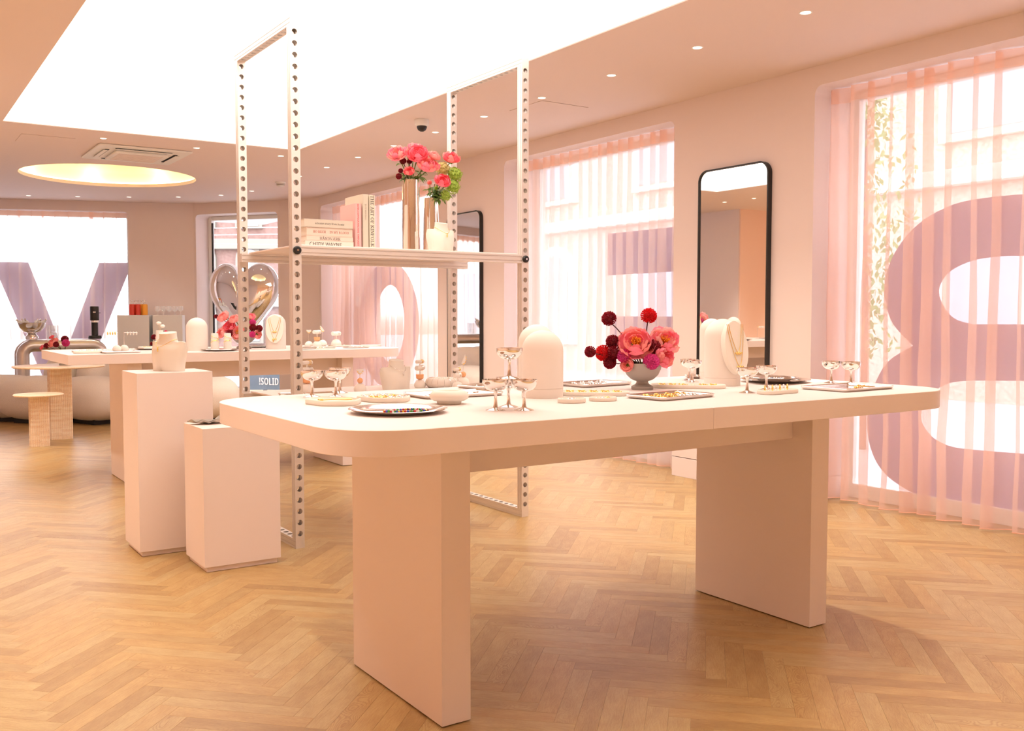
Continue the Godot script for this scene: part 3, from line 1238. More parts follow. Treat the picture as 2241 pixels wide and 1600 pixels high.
func pedestal(at: Vector3, w: float, d: float, h: float, label: String) -> void:
	var t := thing("pedestal", label, "pedestal", at)
	var b := MB.new()
	b.box(Vector3(0, 0.026 + (h - 0.026) / 2, 0), Vector3(w, h - 0.026, d), 0.0015)
	part(t, "body", b.mesh(), M.cream)
	var p := MB.new()
	p.box(Vector3(0, 0.014, 0), Vector3(w - 0.03, 0.026, d - 0.03))
	part(t, "plinth", p.mesh(), M.cream)


# hollow square profile running along +Y from 0, holes through its front and back walls (along Z)
func bored_bar(ln: float, w := 0.05, pitch := 0.0604, hole := 0.0148) -> ArrayMesh:
	var mb := MB.new()
	var n := int(round(ln / pitch))
	pitch = ln / n
	var h := w / 2
	var wall := 0.0032
	var hi := h - 0.005
	var seg := 16
	for k in n:
		var yc := (k + 0.5) * pitch
		for i in seg:
			var c0 := Vector2(cos(TAU * i / seg), sin(TAU * i / seg))
			var c1 := Vector2(cos(TAU * (i + 1) / seg), sin(TAU * (i + 1) / seg))
			for sz in [-1.0, 1.0]:
				# outer skin, inner skin and the rim of the hole between them
				for skin in [[h, h, sz], [hi, h - wall, -sz]]:
					var hw: float = skin[0]
					var z: float = sz * skin[1]
					var nn := Vector3(0, 0, skin[2])
					var q0: Vector2 = c0 / maxf(absf(c0.x) / hw, absf(c0.y) / (pitch / 2))
					var q1: Vector2 = c1 / maxf(absf(c1.x) / hw, absf(c1.y) / (pitch / 2))
					mb.quad(Vector3(c0.x * hole, yc + c0.y * hole, z), Vector3(c1.x * hole, yc + c1.y * hole, z), Vector3(q1.x, yc + q1.y, z), Vector3(q0.x, yc + q0.y, z), nn)
					if absf(absf(q0.x) - hw) < 1e-5 and absf(absf(q1.y) - pitch / 2) < 1e-5 or absf(absf(q1.x) - hw) < 1e-5 and absf(absf(q0.y) - pitch / 2) < 1e-5:
						var cr := Vector2(signf(q0.x + q1.x) * hw, signf(q0.y + q1.y) * pitch / 2)
						mb.tri(Vector3(q0.x, yc + q0.y, z), Vector3(q1.x, yc + q1.y, z), Vector3(cr.x, yc + cr.y, z), nn, nn, nn)
				var a0 := Vector3(c0.x * hole, yc + c0.y * hole, sz * h)
				var a1 := Vector3(c1.x * hole, yc + c1.y * hole, sz * h)
				var dz := Vector3(0, 0, -sz * wall)
				var n0 := Vector3(-c0.x, -c0.y, 0)
				var n1 := Vector3(-c1.x, -c1.y, 0)
				mb.tri(a0, a1, a1 + dz, n0, n1, n1)
				mb.tri(a0, a1 + dz, a0 + dz, n0, n1, n0)
	# sides: two drawn grooves outside, plain inside
	for sx in [-1.0, 1.0]:
		var prof := [[-h, 0.0], [-0.013, 0.0], [-0.013, 0.003], [-0.0095, 0.003], [-0.0095, 0.0], [0.0095, 0.0], [0.0095, 0.003], [0.013, 0.003], [0.013, 0.0], [h, 0.0]]
		for i in prof.size() - 1:
			var z0: float = prof[i][0]
			var z1: float = prof[i + 1][0]
			var x0: float = sx * (h - prof[i][1])
			var x1: float = sx * (h - prof[i + 1][1])
			var nn := Vector3(sx, 0, 0) if absf(z1 - z0) > 1e-6 else Vector3(0, 0, 1 if prof[i + 1][1] > prof[i][1] else -1)
			mb.quad(Vector3(x0, 0, z0), Vector3(x0, ln, z0), Vector3(x1, ln, z1), Vector3(x1, 0, z1), nn)
		var xi: float = sx * hi
		mb.quad(Vector3(xi, 0, -h + wall), Vector3(xi, ln, -h + wall), Vector3(xi, ln, h - wall), Vector3(xi, 0, h - wall), Vector3(-sx, 0, 0))
	for e in [[0.0, -1.0], [ln, 1.0]]:
		mb.quad(Vector3(-h, e[0], -h), Vector3(h, e[0], -h), Vector3(h, e[0], h), Vector3(-h, e[0], h), Vector3(0, e[1], 0))
	return mb.mesh()


# grooved shelf beam along +X
func beam_mesh(ln: float) -> ArrayMesh:
	var sec := []
	var h := 0.025
	var one := [[-h, 0.0], [-0.016, 0.0], [-0.016, 0.006], [-0.009, 0.006], [-0.009, 0.0], [0.009, 0.0], [0.009, 0.006], [0.016, 0.006], [0.016, 0.0], [h, 0.0]]
	for p in one:
		sec.append(Vector2(h - p[1], p[0]))          # z, y on the front
	for i in range(one.size() - 1, -1, -1):
		sec.append(Vector2(-h + one[i][1], one[i][0]))
	var rings := []
	for x in [0.0, ln]:
		var r := PackedVector3Array()
		for q in sec:
			r.append(Vector3(x, q.y, q.x))
		rings.append(r)
	var mb := MB.new()
	mb.loft(rings, true, false, false, 20.0)
	for x in [0.0, ln]:
		var nn := Vector3(-1 if x == 0.0 else 1, 0, 0)
		mb.quad(Vector3(x, -h, -h + 0.006), Vector3(x, h, -h + 0.006), Vector3(x, h, h - 0.006), Vector3(x, -h, h - 0.006), nn)
		for y in [[-h, -0.016], [-0.009, 0.009], [0.016, h]]:
			for s in [-1, 1]:
				mb.quad(Vector3(x, y[0], s * h), Vector3(x, y[1], s * h), Vector3(x, y[1], s * (h - 0.006)), Vector3(x, y[0], s * (h - 0.006)), nn)
	return mb.mesh()


func rack() -> void:
	var xl := 1.909
	var xr := 3.385
	var zn := -4.955
	var zf := -5.825
	var H := 2.835
	var t := thing("display_rack", "tall aluminium rack of bored square posts with two shelves", "rack", Vector3(0, 0, 0))
	var post := bored_bar(H - 0.1)
	var rail := bored_bar(zn - zf + 0.05)
	for x in [xl, xr]:
		for z in [zn, zf]:
			part(t, "post", post, M.aluminium, xf(Vector3(x, 0.05, z)))
		for y in [0.025, H - 0.025]:
			part(t, "rail", rail, M.aluminium, xf(Vector3(x, y, zf - 0.025), Vector3(PI / 2, 0, 0)))
	var fb := beam_mesh(xr - xl - 0.05)
	var rb := beam_mesh(xr - xl + 0.11)
	for y in [1.607, 0.762]:
		part(t, "beam", fb, M.aluminium, xf(Vector3(xl + 0.025, y, zn)))
		part(t, "beam", rb, M.aluminium, xf(Vector3(xl - 0.03, y, zf + 0.05)))
		var sh := MB.new()
		sh.box(Vector3((xl + xr) / 2, y + 0.030, (zn + zf) / 2 + 0.01), Vector3(xr - xl - 0.05, 0.010, zn - zf - 0.05), 0.002)
		part(t, "shelf", sh.mesh(), M.cream)
	var kn := MB.new()
	kn.lathe([Vector2(0.0, 0.016), Vector2(0.016, 0.016), Vector2(0.022, 0.010), Vector2(0.022, 0.0), Vector2(0.0, 0.0)], 24)
	var bo := MB.new()
	bo.lathe([Vector2(0.0, 0.018), Vector2(0.006, 0.018), Vector2(0.006, 0.015), Vector2(0.0, 0.015)], 12)
	var km := kn.mesh()
	var bm := bo.mesh()
	for x in [xl, xr]:
		for y in [1.607, 0.762]:
			var k := part(t, "knob", km, M.black, xf(Vector3(x, y, zn + 0.025), Vector3(PI / 2, 0, 0)))
			part(k, "bolt", bm, M.steel)


func tall_mirror(z0: float, z1: float, label: String) -> void:
	var y0 := 0.42
	var y1 := 2.335
	var t := thing("tall_mirror", label, "mirror", Vector3(WALL_X - 0.002, (y0 + y1) / 2, (z0 + z1) / 2), 0.0, "tall black framed mirrors")
	var at := Transform3D(Basis(Vector3(0, 0, 1), Vector3(-1, 0, 0), Vector3(0, -1, 0)), Vector3.ZERO)
	var o := rrect(z1 - z0, y1 - y0, 0.085, 10)
	var i := MB.inset(o, 0.011)
	var rings := []
	for q in [[o, 0.0], [o, 0.040], [i, 0.040], [i, 0.0]]:
		var r := PackedVector3Array()
		for p in q[0]:
			r.append(at * Vector3(p.x, q[1], p.y))
		rings.append(r)
	rings.append(rings[0])
	var fr := MB.new()
	fr.loft(rings, true, false, false, 30.0)
	part(t, "frame", fr.mesh(), M.black)
	var gl := MB.new()
	gl.slab(MB.inset(o, 0.010), 0.004, 0.030, 0.0, at)
	part(t, "mirror_glass", gl.mesh(), M.mirror)


func superpuff(s: Vector3, pw := 2.8, segs := 28, rows := 16) -> ArrayMesh:
	var rings := []
	for i in rows + 1:
		var a := -PI / 2 + PI * i / rows
		var ring := PackedVector3Array()
		for j in segs:
			var b := TAU * j / segs
			var d := Vector3(cos(a) * cos(b), sin(a), cos(a) * sin(b))
			var k := pow(pow(absf(d.x), pw) + pow(absf(d.y), pw) + pow(absf(d.z), pw), -1.0 / pw)
			ring.append(d * k * s / 2.0 + Vector3(0, s.y / 2, 0))
		rings.append(ring)
	var mb := MB.new()
	mb.loft(rings, true, false, false, 80.0)
	return mb.mesh()


func sofa() -> void:
	var t := thing("boucle_sofa", "cream boucle sofa of plump rounded lobes behind the travertine tables", "sofa", Vector3(2.2, 0, -12.2))
	var seat := superpuff(Vector3(0.66, 0.52, 1.05), 2.7)
	var back := superpuff(Vector3(0.66, 0.74, 0.42), 3.0)
	for q in [[3.34, -11.66, -0.10], [2.74, -11.84, -0.22], [2.17, -12.12, -0.36], [1.66, -12.52, -0.70], [1.28, -13.02, -1.0]]:
		var lobe := part(t, "seat_lobe", seat, M.boucle, xf(Vector3(q[0] - 2.2, 0.03, q[1] + 12.2), Vector3(0, q[2] * -1.0, 0)))
		var fb := MB.new()
		fb.box(Vector3(0, -0.0005, 0), Vector3(0.3, 0.058, 0.5))
		part(lobe, "foot_block", fb.mesh(), M.black_soft)
	for q in [[2.90, -12.55, 0.22], [2.42, -12.80, 0.45], [2.08, -13.14, 0.7]]:
		part(t, "back_lobe", back, M.boucle, xf(Vector3(q[0] - 2.2, 0.04, q[1] + 12.2), Vector3(0, q[2], 0)))


func travertine_table(at: Vector3, h: float, r: float, cw: float, cd: float, label: String) -> void:
	var t := thing("travertine_table", label, "side table", at, 0.0, "travertine side tables")
	var top := MB.new()
	top.lathe([Vector2(0, 0), Vector2(r - 0.012, 0), Vector2(r, 0.008), Vector2(r, 0.014), Vector2(r - 0.006, 0.02), Vector2(0, 0.02)], 56)
	part(t, "tabletop", top.mesh(), M.travertine, xf(Vector3(0, h - 0.02, 0)))
	var o := PackedVector2Array()
	var n := int(round(cw / 0.0175))
	for side in [1.0, -1.0]:
		for i in n:
			for k in 5:
				var x: float = (-cw / 2 + (i + k / 5.0) * cw / n) * -side
				o.append(Vector2(x, side * (cd / 2 + 0.006 * sin(PI * k / 5.0))))
	var c := MB.new()
	c.slab(o, 0.0, h - 0.02)
	part(t, "fluted_column", c.mesh(), M.travertine)


func furniture() -> void:
	display_table(Vector3(0, 0, -2.515), TOP1, "long cream display table set with flowers, coupes and jewellery trays before the rack", 0.993, 3.70, -0.975, 0.275, [1.4715, 3.1665], true, 2.284)
	display_table(Vector3(0.15, 0, -7.45), TOP2, "long cream display table standing behind the aluminium rack", 1.01, 3.69, -1.18, 0.07, [1.4715, 3.1665], false, 2.24)
	pedestal(Vector3(1.335, 0, -5.37), 0.39, 0.34, 0.96, "taller white pedestal carrying an ivory necklace bust")
	pedestal(Vector3(1.523, 0, -4.865), 0.386, 0.33, 0.71, "shorter white pedestal carrying a pale shell dish")
	rack()
	tall_mirror(-5.29, -4.612, "tall black framed mirror on the wall behind the nearer table")
	tall_mirror(-9.075, -8.397, "tall black framed mirror on the wall beyond the rack")
	sofa()
	travertine_table(Vector3(1.34, 0, -10.24), 0.505, 0.222, 0.165, 0.13, "small low round travertine table on a fluted column")
	travertine_table(Vector3(1.605, 0, -10.75), 0.75, 0.435, 0.205, 0.17, "larger taller round travertine table carrying a flower bowl")
	# drinks console of bent metal tube
	var z := -13.75
	var p0 := on_z(50, 757, z)
	var p1 := on_z(222, 757, z)
	var rr := 0.078
	var y := p0.y
	var c := thing("tube_console", "drinks console bent from thick brushed metal tube by the window", "console", Vector3(p0.x, 0, z))
	var w := p1.x - p0.x
	var path := [Vector3(0, 0.005, 0), Vector3(0, y - 0.16, 0)]
	for i in 7:
		var a := PI / 2 * i / 6
		path.append(Vector3(0.12 - 0.12 * cos(a), y - 0.12 + 0.12 * sin(a), 0))
	for i in 7:
		var a := PI / 2 * i / 6
		path.append(Vector3(w - 0.12 + 0.12 * sin(a), y - 0.12 + 0.12 * cos(a), 0))
	path.append(Vector3(w, 0.005, 0))
	for dz in [0.0, -0.22]:
		var mb := MB.new()
		var q := []
		for v in path:
			q.append(v + Vector3(0, 0, dz))
		mb.tube(q, rr, 20)
		part(c, "tube_frame", mb.mesh(), M.steel_satin)
	# drinks counter blocks
	var top := 1.262
	var ca := seg_b1 * Vector3(0.08, 0, -0.30)
	var rot := atan2(-seg_b1.basis.x.z, seg_b1.basis.x.x)
	for k in 2:
		var at := seg_b1 * Vector3(0.335 + 0.46 * k, 0, -0.30)
		var t := thing("drinks_counter", ["tall white counter block under the stemmed glasses", "tall white counter block under the juice bottles"][k], "counter", at, rot, "white counter blocks by the column")
		var b := MB.new()
		b.box(Vector3(0, top / 2, 0), Vector3(0.40 if k == 0 else 0.42, top, 0.42), 0.002)
		part(t, "body", b.mesh(), M.white)
		var gap := MB.new()
		gap.box(Vector3(0, 0.02, -0.215), Vector3(0.36, 0.036, 0.008))
		part(t, "toe_recess", gap.mesh(), M.white)
	heart()
	ceiling_fittings()


func heart() -> void:
	var c := seg_b2 * Vector3(0.66, 1.45, 0.10)
	var t := thing("heart_balloon", "giant inflated chrome heart standing in the bright window recess", "heart", c)
	t.transform = Transform3D(Basis(seg_b2.basis.x, Vector3.UP, seg_b2.basis.z), c)
	var rings := []
	var n := 64
	for q in 25:
		var a := -PI / 2 + PI * q / 24.0
		var k := cos(a)
		var zz := sin(a)
		var r := PackedVector3Array()
		for i in n:
			var s := TAU * i / n
			var hx := pow(sin(s), 3.0) * 16.0
			var hy := 13.0 * cos(s) - 5.0 * cos(2 * s) - 2.0 * cos(3 * s) - cos(4 * s)
			var kk := pow(k, 0.8)
			r.append(Vector3(hx * 0.036 * kk, (hy + 1.5) * 0.043 * kk, zz * 0.2))
		rings.append(r)
	var mb := MB.new()
	mb.loft(rings, true, false, false, 70.0)
	part(t, "balloon", mb.mesh(), M.mirror)
	var st := MB.new()
	st.lathe([Vector2(0, -1.425), Vector2(0.2, -1.425), Vector2(0.2, -1.41), Vector2(0.02, -1.40), Vector2(0.02, -0.5), Vector2(0, -0.5)], 24)
	part(t, "stand", st.mesh(), M.steel)


func ceiling_fittings() -> void:
	# cassette air conditioner
	var t := thing("air_conditioner", "white square ceiling cassette air conditioner beside the round cove", "air conditioner", Vector3(2.31, CEIL, -10.35))
	var fr := MB.new()
	fr.slab(rrect(0.88, 0.94, 0.02, 4), -0.02, -0.001, 0.006)
	part(t, "fascia", fr.mesh(), M.white)
	var gr := MB.new()
	gr.slab(rrect(0.50, 0.52, 0.01, 3), -0.046, -0.02, 0.008)
	var grille := part(t, "grille", gr.mesh(), M.white)
	for i in 9:
		var sl := MB.new()
		sl.box(Vector3(0, -0.0475, -0.20 + 0.05 * i), Vector3(0.42, 0.004, 0.012))
		part(grille, "slat", sl.mesh(), M.wall)
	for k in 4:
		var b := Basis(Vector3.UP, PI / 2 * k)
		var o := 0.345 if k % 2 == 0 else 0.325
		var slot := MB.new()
		slot.slab(rrect(0.54, 0.04, 0.018, 5), -0.0215, -0.0195)  # flat plate on the fascia; the opening's inner shade is its dark colour
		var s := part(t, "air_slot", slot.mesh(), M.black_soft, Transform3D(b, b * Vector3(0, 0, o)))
		var fl := MB.new()
		fl.box(Vector3(0, -0.030, 0.016), Vector3(0.52, 0.005, 0.04), 0.002)
		part(s, "flap", fl.mesh(), M.white)
	# dome camera
	t = thing("dome_camera", "white ceiling security camera with a dark glass dome", "camera", Vector3(3.91, CEIL, -7.23))
	var b2 := MB.new()
	b2.lathe([Vector2(0, 0), Vector2(0.058, 0), Vector2(0.062, -0.012), Vector2(0.058, -0.045), Vector2(0.045, -0.055), Vector2(0, -0.055)], 32)
	part(t, "housing", b2.mesh(), M.white)
	var dm := MB.new()
	dm.lathe([Vector2(0.043, -0.05), Vector2(0.042, -0.068), Vector2(0.034, -0.085), Vector2(0.018, -0.097), Vector2(0, -0.10)], 28)
	part(t, "dome", dm.mesh(), M.black)
	# smoke detector
	t = thing("smoke_detector", "white round smoke detector on the ceiling by the rack's far post", "smoke detector", Vector3(4.27, CEIL, -11.55))
	var sd := MB.new()
	sd.lathe([Vector2(0, 0), Vector2(0.065, 0), Vector2(0.065, -0.012), Vector2(0.052, -0.018), Vector2(0.045, -0.045), Vector2(0.03, -0.055), Vector2(0, -0.058)], 28)
	part(t, "housing", sd.mesh(), M.white)
	var vs := MB.new()
	vs.lathe([Vector2(0.0512, -0.021), Vector2(0.0505, -0.026)], 24)
	vs.lathe([Vector2(0.0488, -0.032), Vector2(0.0475, -0.038)], 24)
	part(t, "vents", vs.mesh(), M.dark_slot)
	# access hatches
	for q in [[1.42, -10.0, "square ceiling access hatch beside the air conditioner"], [4.55, -6.3, "square ceiling access hatch above the aluminium rack"]]:
		t = thing("access_hatch", q[2], "hatch", Vector3(q[0], CEIL, q[1]), 0.0, "ceiling access hatches")
		var pn := MB.new()
		pn.box(Vector3(0, -0.002, 0), Vector3(0.45, 0.003, 0.45), 0.0012)
		part(t, "door_panel", pn.mesh(), M.wall)


# ---------------------------------------------------------------- shapes of the goods
func coupe_parts() -> Array:
	var bowl := MB.new()
	bowl.lathe([Vector2(0.004, 0.060), Vector2(0.016, 0.0615), Vector2(0.029, 0.067), Vector2(0.0385, 0.077), Vector2(0.042, 0.088), Vector2(0.042, 0.098), Vector2(0.0402, 0.098),
		Vector2(0.0395, 0.089), Vector2(0.0357, 0.079), Vector2(0.027, 0.070), Vector2(0.014, 0.065), Vector2(0.0, 0.064)], 40)
	var stem := MB.new()
	stem.lathe([Vector2(0.0095, 0.006), Vector2(0.0065, 0.016), Vector2(0.0048, 0.036), Vector2(0.0048, 0.052), Vector2(0.0085, 0.061), Vector2(0.0, 0.0615)], 20)
	var foot := MB.new()
	foot.lathe([Vector2(0.0, 0.0), Vector2(0.031, 0.0), Vector2(0.0315, 0.0015), Vector2(0.024, 0.004), Vector2(0.0095, 0.009), Vector2(0.0, 0.0095)], 36)
	return [bowl.mesh(), stem.mesh(), foot.mesh()]


var coupe0: Node3D


func coupe(at: Vector3, label: String) -> void:
	if coupe0 == null:
		coupe0 = thing("coupe_glass", label, "coupe", at, 0.0, "polished steel coupes on the nearer table")
		var p := coupe_parts()
		part(coupe0, "bowl", p[0], M.steel)
		part(coupe0, "stem", p[1], M.steel)
		part(coupe0, "foot", p[2], M.steel)
	else:
		copy(coupe0, at, 0.7, label)


func steel_tray(at: Vector3, w: float, d: float, turn: float, label: String, group := "rectangular steel trays") -> Node3D:
	var m := dish(rrect(w, d, 0.022, 6), [Vector2(0.012, 0.0), Vector2(0.004, 0.004), Vector2(0.001, 0.0105), Vector2(0.0, 0.0125), Vector2(0.0015, 0.014), Vector2(0.006, 0.013), Vector2(0.010, 0.0045), Vector2(0.016, 0.0025)])
	var t := thing("steel_tray", label, "tray", at, turn, group)
	part(t, "tray_body", m, M.steel)
	return t


func cream_tray(at: Vector3, o: PackedVector2Array, h: float, turn: float, label: String) -> Node3D:
	var m := dish(o, [Vector2(0.003, 0.0), Vector2(0.0, 0.003), Vector2(0.0, h - 0.003), Vector2(0.002, h), Vector2(0.005, h), Vector2(0.008, h - 0.008), Vector2(0.012, h - 0.009)], 60.0)
	var t := thing("cream_tray", label, "tray", at, turn, "matt cream jewellery trays")
	part(t, "tray_body", m, M.ivory)
	return t


func steel_plate(at: Vector3, r: float, label: String) -> Node3D:
	var mb := MB.new()
	mb.lathe([Vector2(0, 0.0), Vector2(r * 0.66, 0.0), Vector2(r * 0.76, 0.005), Vector2(r * 0.98, 0.012), Vector2(r, 0.0135), Vector2(r * 0.99, 0.015), Vector2(r * 0.95, 0.0145), Vector2(r * 0.75, 0.0075), Vector2(r * 0.65, 0.0025), Vector2(0, 0.0025)], 64)
	var t := thing("steel_plate", label, "plate", at, 0.0, "round steel plates")
	part(t, "plate_body", mb.mesh(), M.steel)
	return t


# small jewels: every piece is a thing of its own
var jewel_mesh := {}


func jewel(kind: String, m: Material, at: Vector3, turn: float, label: String, group: String, s := 1.0) -> void:
	if not jewel_mesh.has(kind):
		var mb := MB.new()
		match kind:
			"ring":
				var p := []
				for i in 20:
					p.append(Vector3(cos(TAU * i / 20) * 0.009, 0.0022, sin(TAU * i / 20) * 0.009))
				mb.loop_tube(p, 0.0018, 6)
				mb.ball(Vector3(0.009, 0.004, 0), Vector3(0.004, 0.004, 0.004), 8, 5)
			"upright_ring":
				var p := []
				for i in 20:
					p.append(Vector3(cos(TAU * i / 20) * 0.010, 0.0115 + sin(TAU * i / 20) * 0.010, 0))
				mb.loop_tube(p, 0.002, 6)
				mb.ball(Vector3(0, 0.023, 0), Vector3(0.004, 0.003, 0.004), 8, 5)
			"chain":
				var p := []
				for i in 40:
					var t := i / 39.0
					p.append(Vector3((t - 0.5) * 0.11 + sin(t * 17.0) * 0.008, 0.003 + 0.002 * absf(sin(t * 31.0)), sin(t * 9.0) * 0.016 + cos(t * 23.0) * 0.005))
				mb.tube(p, 0.0017, 6)
				for i in 8:
					mb.ball(p[i * 5] + Vector3(0, 0.002, 0), Vector3(0.0034, 0.0034, 0.0034), 8, 5)
			"heap":
				var r := RandomNumberGenerator.new()
				r.seed = 3
				for i in 9:
					var c := Vector3(r.randf_range(-0.017, 0.017), 0.003 + r.randf() * 0.005, r.randf_range(-0.013, 0.013))
					mb.ball(c, Vector3(0.005, 0.0035, 0.0045) * r.randf_range(0.7, 1.2), 7, 5)
				for k in 3:
					var p := []
					var c := Vector3(r.randf_range(-0.012, 0.012), 0.006, r.randf_range(-0.01, 0.01))
					var b := Basis.from_euler(Vector3(r.randf_range(-0.5, 0.5), 0, r.randf_range(-0.5, 0.5)))
					for i in 14:
						p.append(c + b * Vector3(cos(TAU * i / 14) * 0.008, 0, sin(TAU * i / 14) * 0.008))
					mb.loop_tube(p, 0.0013, 5)
			"bangle":
				var p := []
				for i in 32:
					p.append(Vector3(cos(TAU * i / 32) * 0.030, 0.0028, sin(TAU * i / 32) * 0.022))
				mb.loop_tube(p, 0.0025, 7)
			"fan":
				for k in 9:
					var a := -0.35 + 0.09 * k
					var e := Vector3(cos(a) * 0.10, 0.004 + 0.001 * (k % 3), sin(a) * 0.10)
					mb.tube([Vector3(-0.01, 0.004, 0.0), e * 0.5 + Vector3(0, 0.004, 0), e], 0.0016, 5)
				for k in 7:
					mb.ball(Vector3(-0.016 + 0.005 * (k % 3), 0.005, -0.008 + 0.004 * (k / 2)), Vector3(0.005, 0.005, 0.005), 7, 5)
		jewel_mesh[kind] = mb.mesh()
	var o := single("jewel_" + kind, jewel_mesh[kind], m, label, "jewellery", at, turn, group)
	o.scale = Vector3.ONE * s


func jewels_on(at: Vector3, w: float, d: float, turn: float, list: Array, where: String) -> void:
	# list of [kind, material, count]; spread over the tray without touching
	var total := 0
	for l in list:
		total += l[2]
	var nx := int(ceil(sqrt(total * w / d)))
	var nz := int(ceil(float(total) / nx))
	var k := 0
	var b := Basis(Vector3.UP, turn)
	for l in list:
		for i in l[2]:
			var gx := k % nx
			var gz := k / nx
			var off := Vector3(((gx + 0.5) / nx - 0.5) * w, 0, ((gz + 0.5) / nz - 0.5) * d)
			var mname: String = "gold" if l[1] == M.gold else "silver"
			var word: String = {"ring": "ring lying flat", "upright_ring": "ring standing upright", "chain": "chain necklace with small charms", "heap": "cluster of tangled earrings", "bangle": "oval bangle", "fan": "bunch of fanned chains"}[l[0]]
			jewel(l[0], l[1], at + b * off, turn + rng.randf_range(-0.5, 0.5), "%s %s on %s" % [mname, word, where], "jewellery on " + where, clampf(w / nx / {"ring": 0.026, "upright_ring": 0.024, "chain": 0.12, "heap": 0.042, "bangle": 0.066, "fan": 0.12}[l[0]], 0.6, 1.15))
			k += 1


# bead strand along a path in the xz plane
func strand(at: Vector3, pts: Array, r: float, mats: Array, label: String) -> void:
	var t := thing("bead_strand", label, "necklace", at)
	var bm := MB.new()
	bm.ball(Vector3.ZERO, Vector3.ONE * r, 10, 7)
	var bead := bm.mesh()
	for i in pts.size():
		part(t, "bead", bead, mats[i % mats.size()], xf(pts[i] + Vector3(0, r, 0)))


func dome_stand(at: Vector3, r: float, h: float, turn: float, label: String, pad := true, chains := 0) -> void:
	var t := thing("dome_stand", label, "display stand", at, turn, "cream dome necklace stands")
	var prof := [Vector2(0, 0), Vector2(r - 0.001, 0), Vector2(r, 0.001), Vector2(r, 0.033), Vector2(r - 0.0012, 0.0335), Vector2(r - 0.0012, 0.0345), Vector2(r, 0.035), Vector2(r, h - r)]
	for i in range(1, 13):
		var a := PI / 2 * i / 12
		prof.append(Vector2(r * cos(a), h - r + r * sin(a)))
	var b := MB.new()
	b.lathe(prof, 48, Transform3D.IDENTITY, 25.0)
	part(t, "body", b.mesh(), M.stand)
	if not pad:
		return
	# slanted oval pad on the front (+Z)
	var tilt := Basis(Vector3.RIGHT, deg_to_rad(80))
	var pb := MB.new()
	var pl := h * 0.40
	pb.slab(oval(r * 0.88, pl, 40), -0.022, 0.006, 0.002, Transform3D(tilt, Vector3(0, h * 0.58, r * 1.02)))
	var pd := part(t, "pad", pb.mesh(), M.ivory)
	for c in chains:
		var path := []
		var ww := r * (0.62 - 0.13 * c)
		var ll := pl * (0.72 - 0.52 * c)
		for i in 29:
			var a := PI * i / 28.0
			var v := Vector3(-cos(a) * ww * (0.55 + 0.45 * (1.0 - sin(a))), 0.0085, -pl * 0.86 + (pl * 0.86 + ll) * pow(sin(a), 0.9))
			path.append(Transform3D(tilt, Vector3(0, h * 0.58, r * 1.02)) * v)
		var cm := MB.new()
		cm.tube(path, 0.0013, 6)
		for i in 5:
			cm.ball(path[14] + Vector3(0.007 * (i - 2), -0.003 - 0.003 * (i % 2), 0.003), Vector3.ONE * 0.0052, 8, 6)
		if c == 0:
			cm.box(path[14] + Vector3(-0.009, -0.016, 0.004), Vector3(0.010, 0.017, 0.003), 0.001)
		part(pd, "necklace", cm.mesh(), M.gold)


func bust(at: Vector3, w: float, h: float, turn: float, label: String, chain: Material = null) -> void:
	var t := thing("necklace_bust", label, "bust", at, turn, "ivory necklace busts")
	var rings := []
	var rows := 14
	var cols := 13
	# front and back skins as closed rings, row by row
	for i in rows + 1:
		var v := float(i) / rows
		var r := PackedVector3Array()
		for side in [1.0, -1.0]:
			for j in cols:
				var u := -1.0 + 2.0 * j / (cols - 1)
				u *= side
				var topy := 0.80 - 0.05 * exp(-pow((absf(u) - 0.62) / 0.22, 2.0)) - 0.05 * pow(absf(u), 10.0)
				var hw := lerpf(0.40, 0.50, smoothstep(0.0, 0.85, v)) * w
				var y := v * topy * h
				var bulge := (1.0 - pow(absf(u), 2.4)) * (0.16 * sin(PI * clampf(0.18 + v * 0.62, 0, 1)) + 0.02) * w
				var dip := 0.05 * w * exp(-pow(u / 0.10, 2.0)) * clampf(1.0 - v * 1.4, 0, 1)
				var z := 0.0
				if side > 0.0:
					z = 0.07 * w + bulge * 1.35 - dip - v * 0.10 * w
				else:
					z = -0.10 * w - v * 0.04 * w * (1.0 - u * u)
				z *= lerpf(1.0, 0.55, smoothstep(0.75, 1.0, v))
				r.append(Vector3(u * hw, y, z))
		rings.append(r)
	var body := MB.new()
	body.loft(rings, true, true, true, 70.0)
	part(t, "torso", body.mesh(), M.ivory)
	var nk := MB.new()
	var nr := []
	for q in [[0.60, 0.33, 0.17, 0.0], [0.72, 0.29, 0.155, -0.01], [0.81, 0.245, 0.145, -0.015], [0.90, 0.225, 0.14, -0.01], [1.0, 0.222, 0.145, -0.005]]:
		var r := PackedVector3Array()
		for j in 28:
			var a := TAU * j / 28
			r.append(Vector3(cos(a) * q[1] * w, q[0] * h + (0.035 * h * -sin(a) if q[0] > 0.9 else 0.0), sin(a) * q[2] * w + q[3] * w))
		nr.append(r)
	nk.loft(nr, true, false, true, 50.0)
	part(t, "neck", nk.mesh(), M.ivory)
	if chain:
		var pts := []
		for j in 33:
			var a := TAU * j / 32
			var front := clampf(sin(a), 0, 1)
			pts.append(Vector3(cos(a) * 0.245 * w, (0.83 - 0.20 * front * front) * h, sin(a) * (0.155 + 0.11 * front) * w))
		var cm := MB.new()
		cm.tube(pts, 0.0014, 6, false)
		for k in 3:
			cm.ball(pts[8] + Vector3(0, -0.004 - 0.008 * k, 0.003), Vector3.ONE * 0.0045, 8, 6)
		part(t, "necklace", cm.mesh(), chain)


# ---------------------------------------------------------------- flowers
var flower_mesh := {}


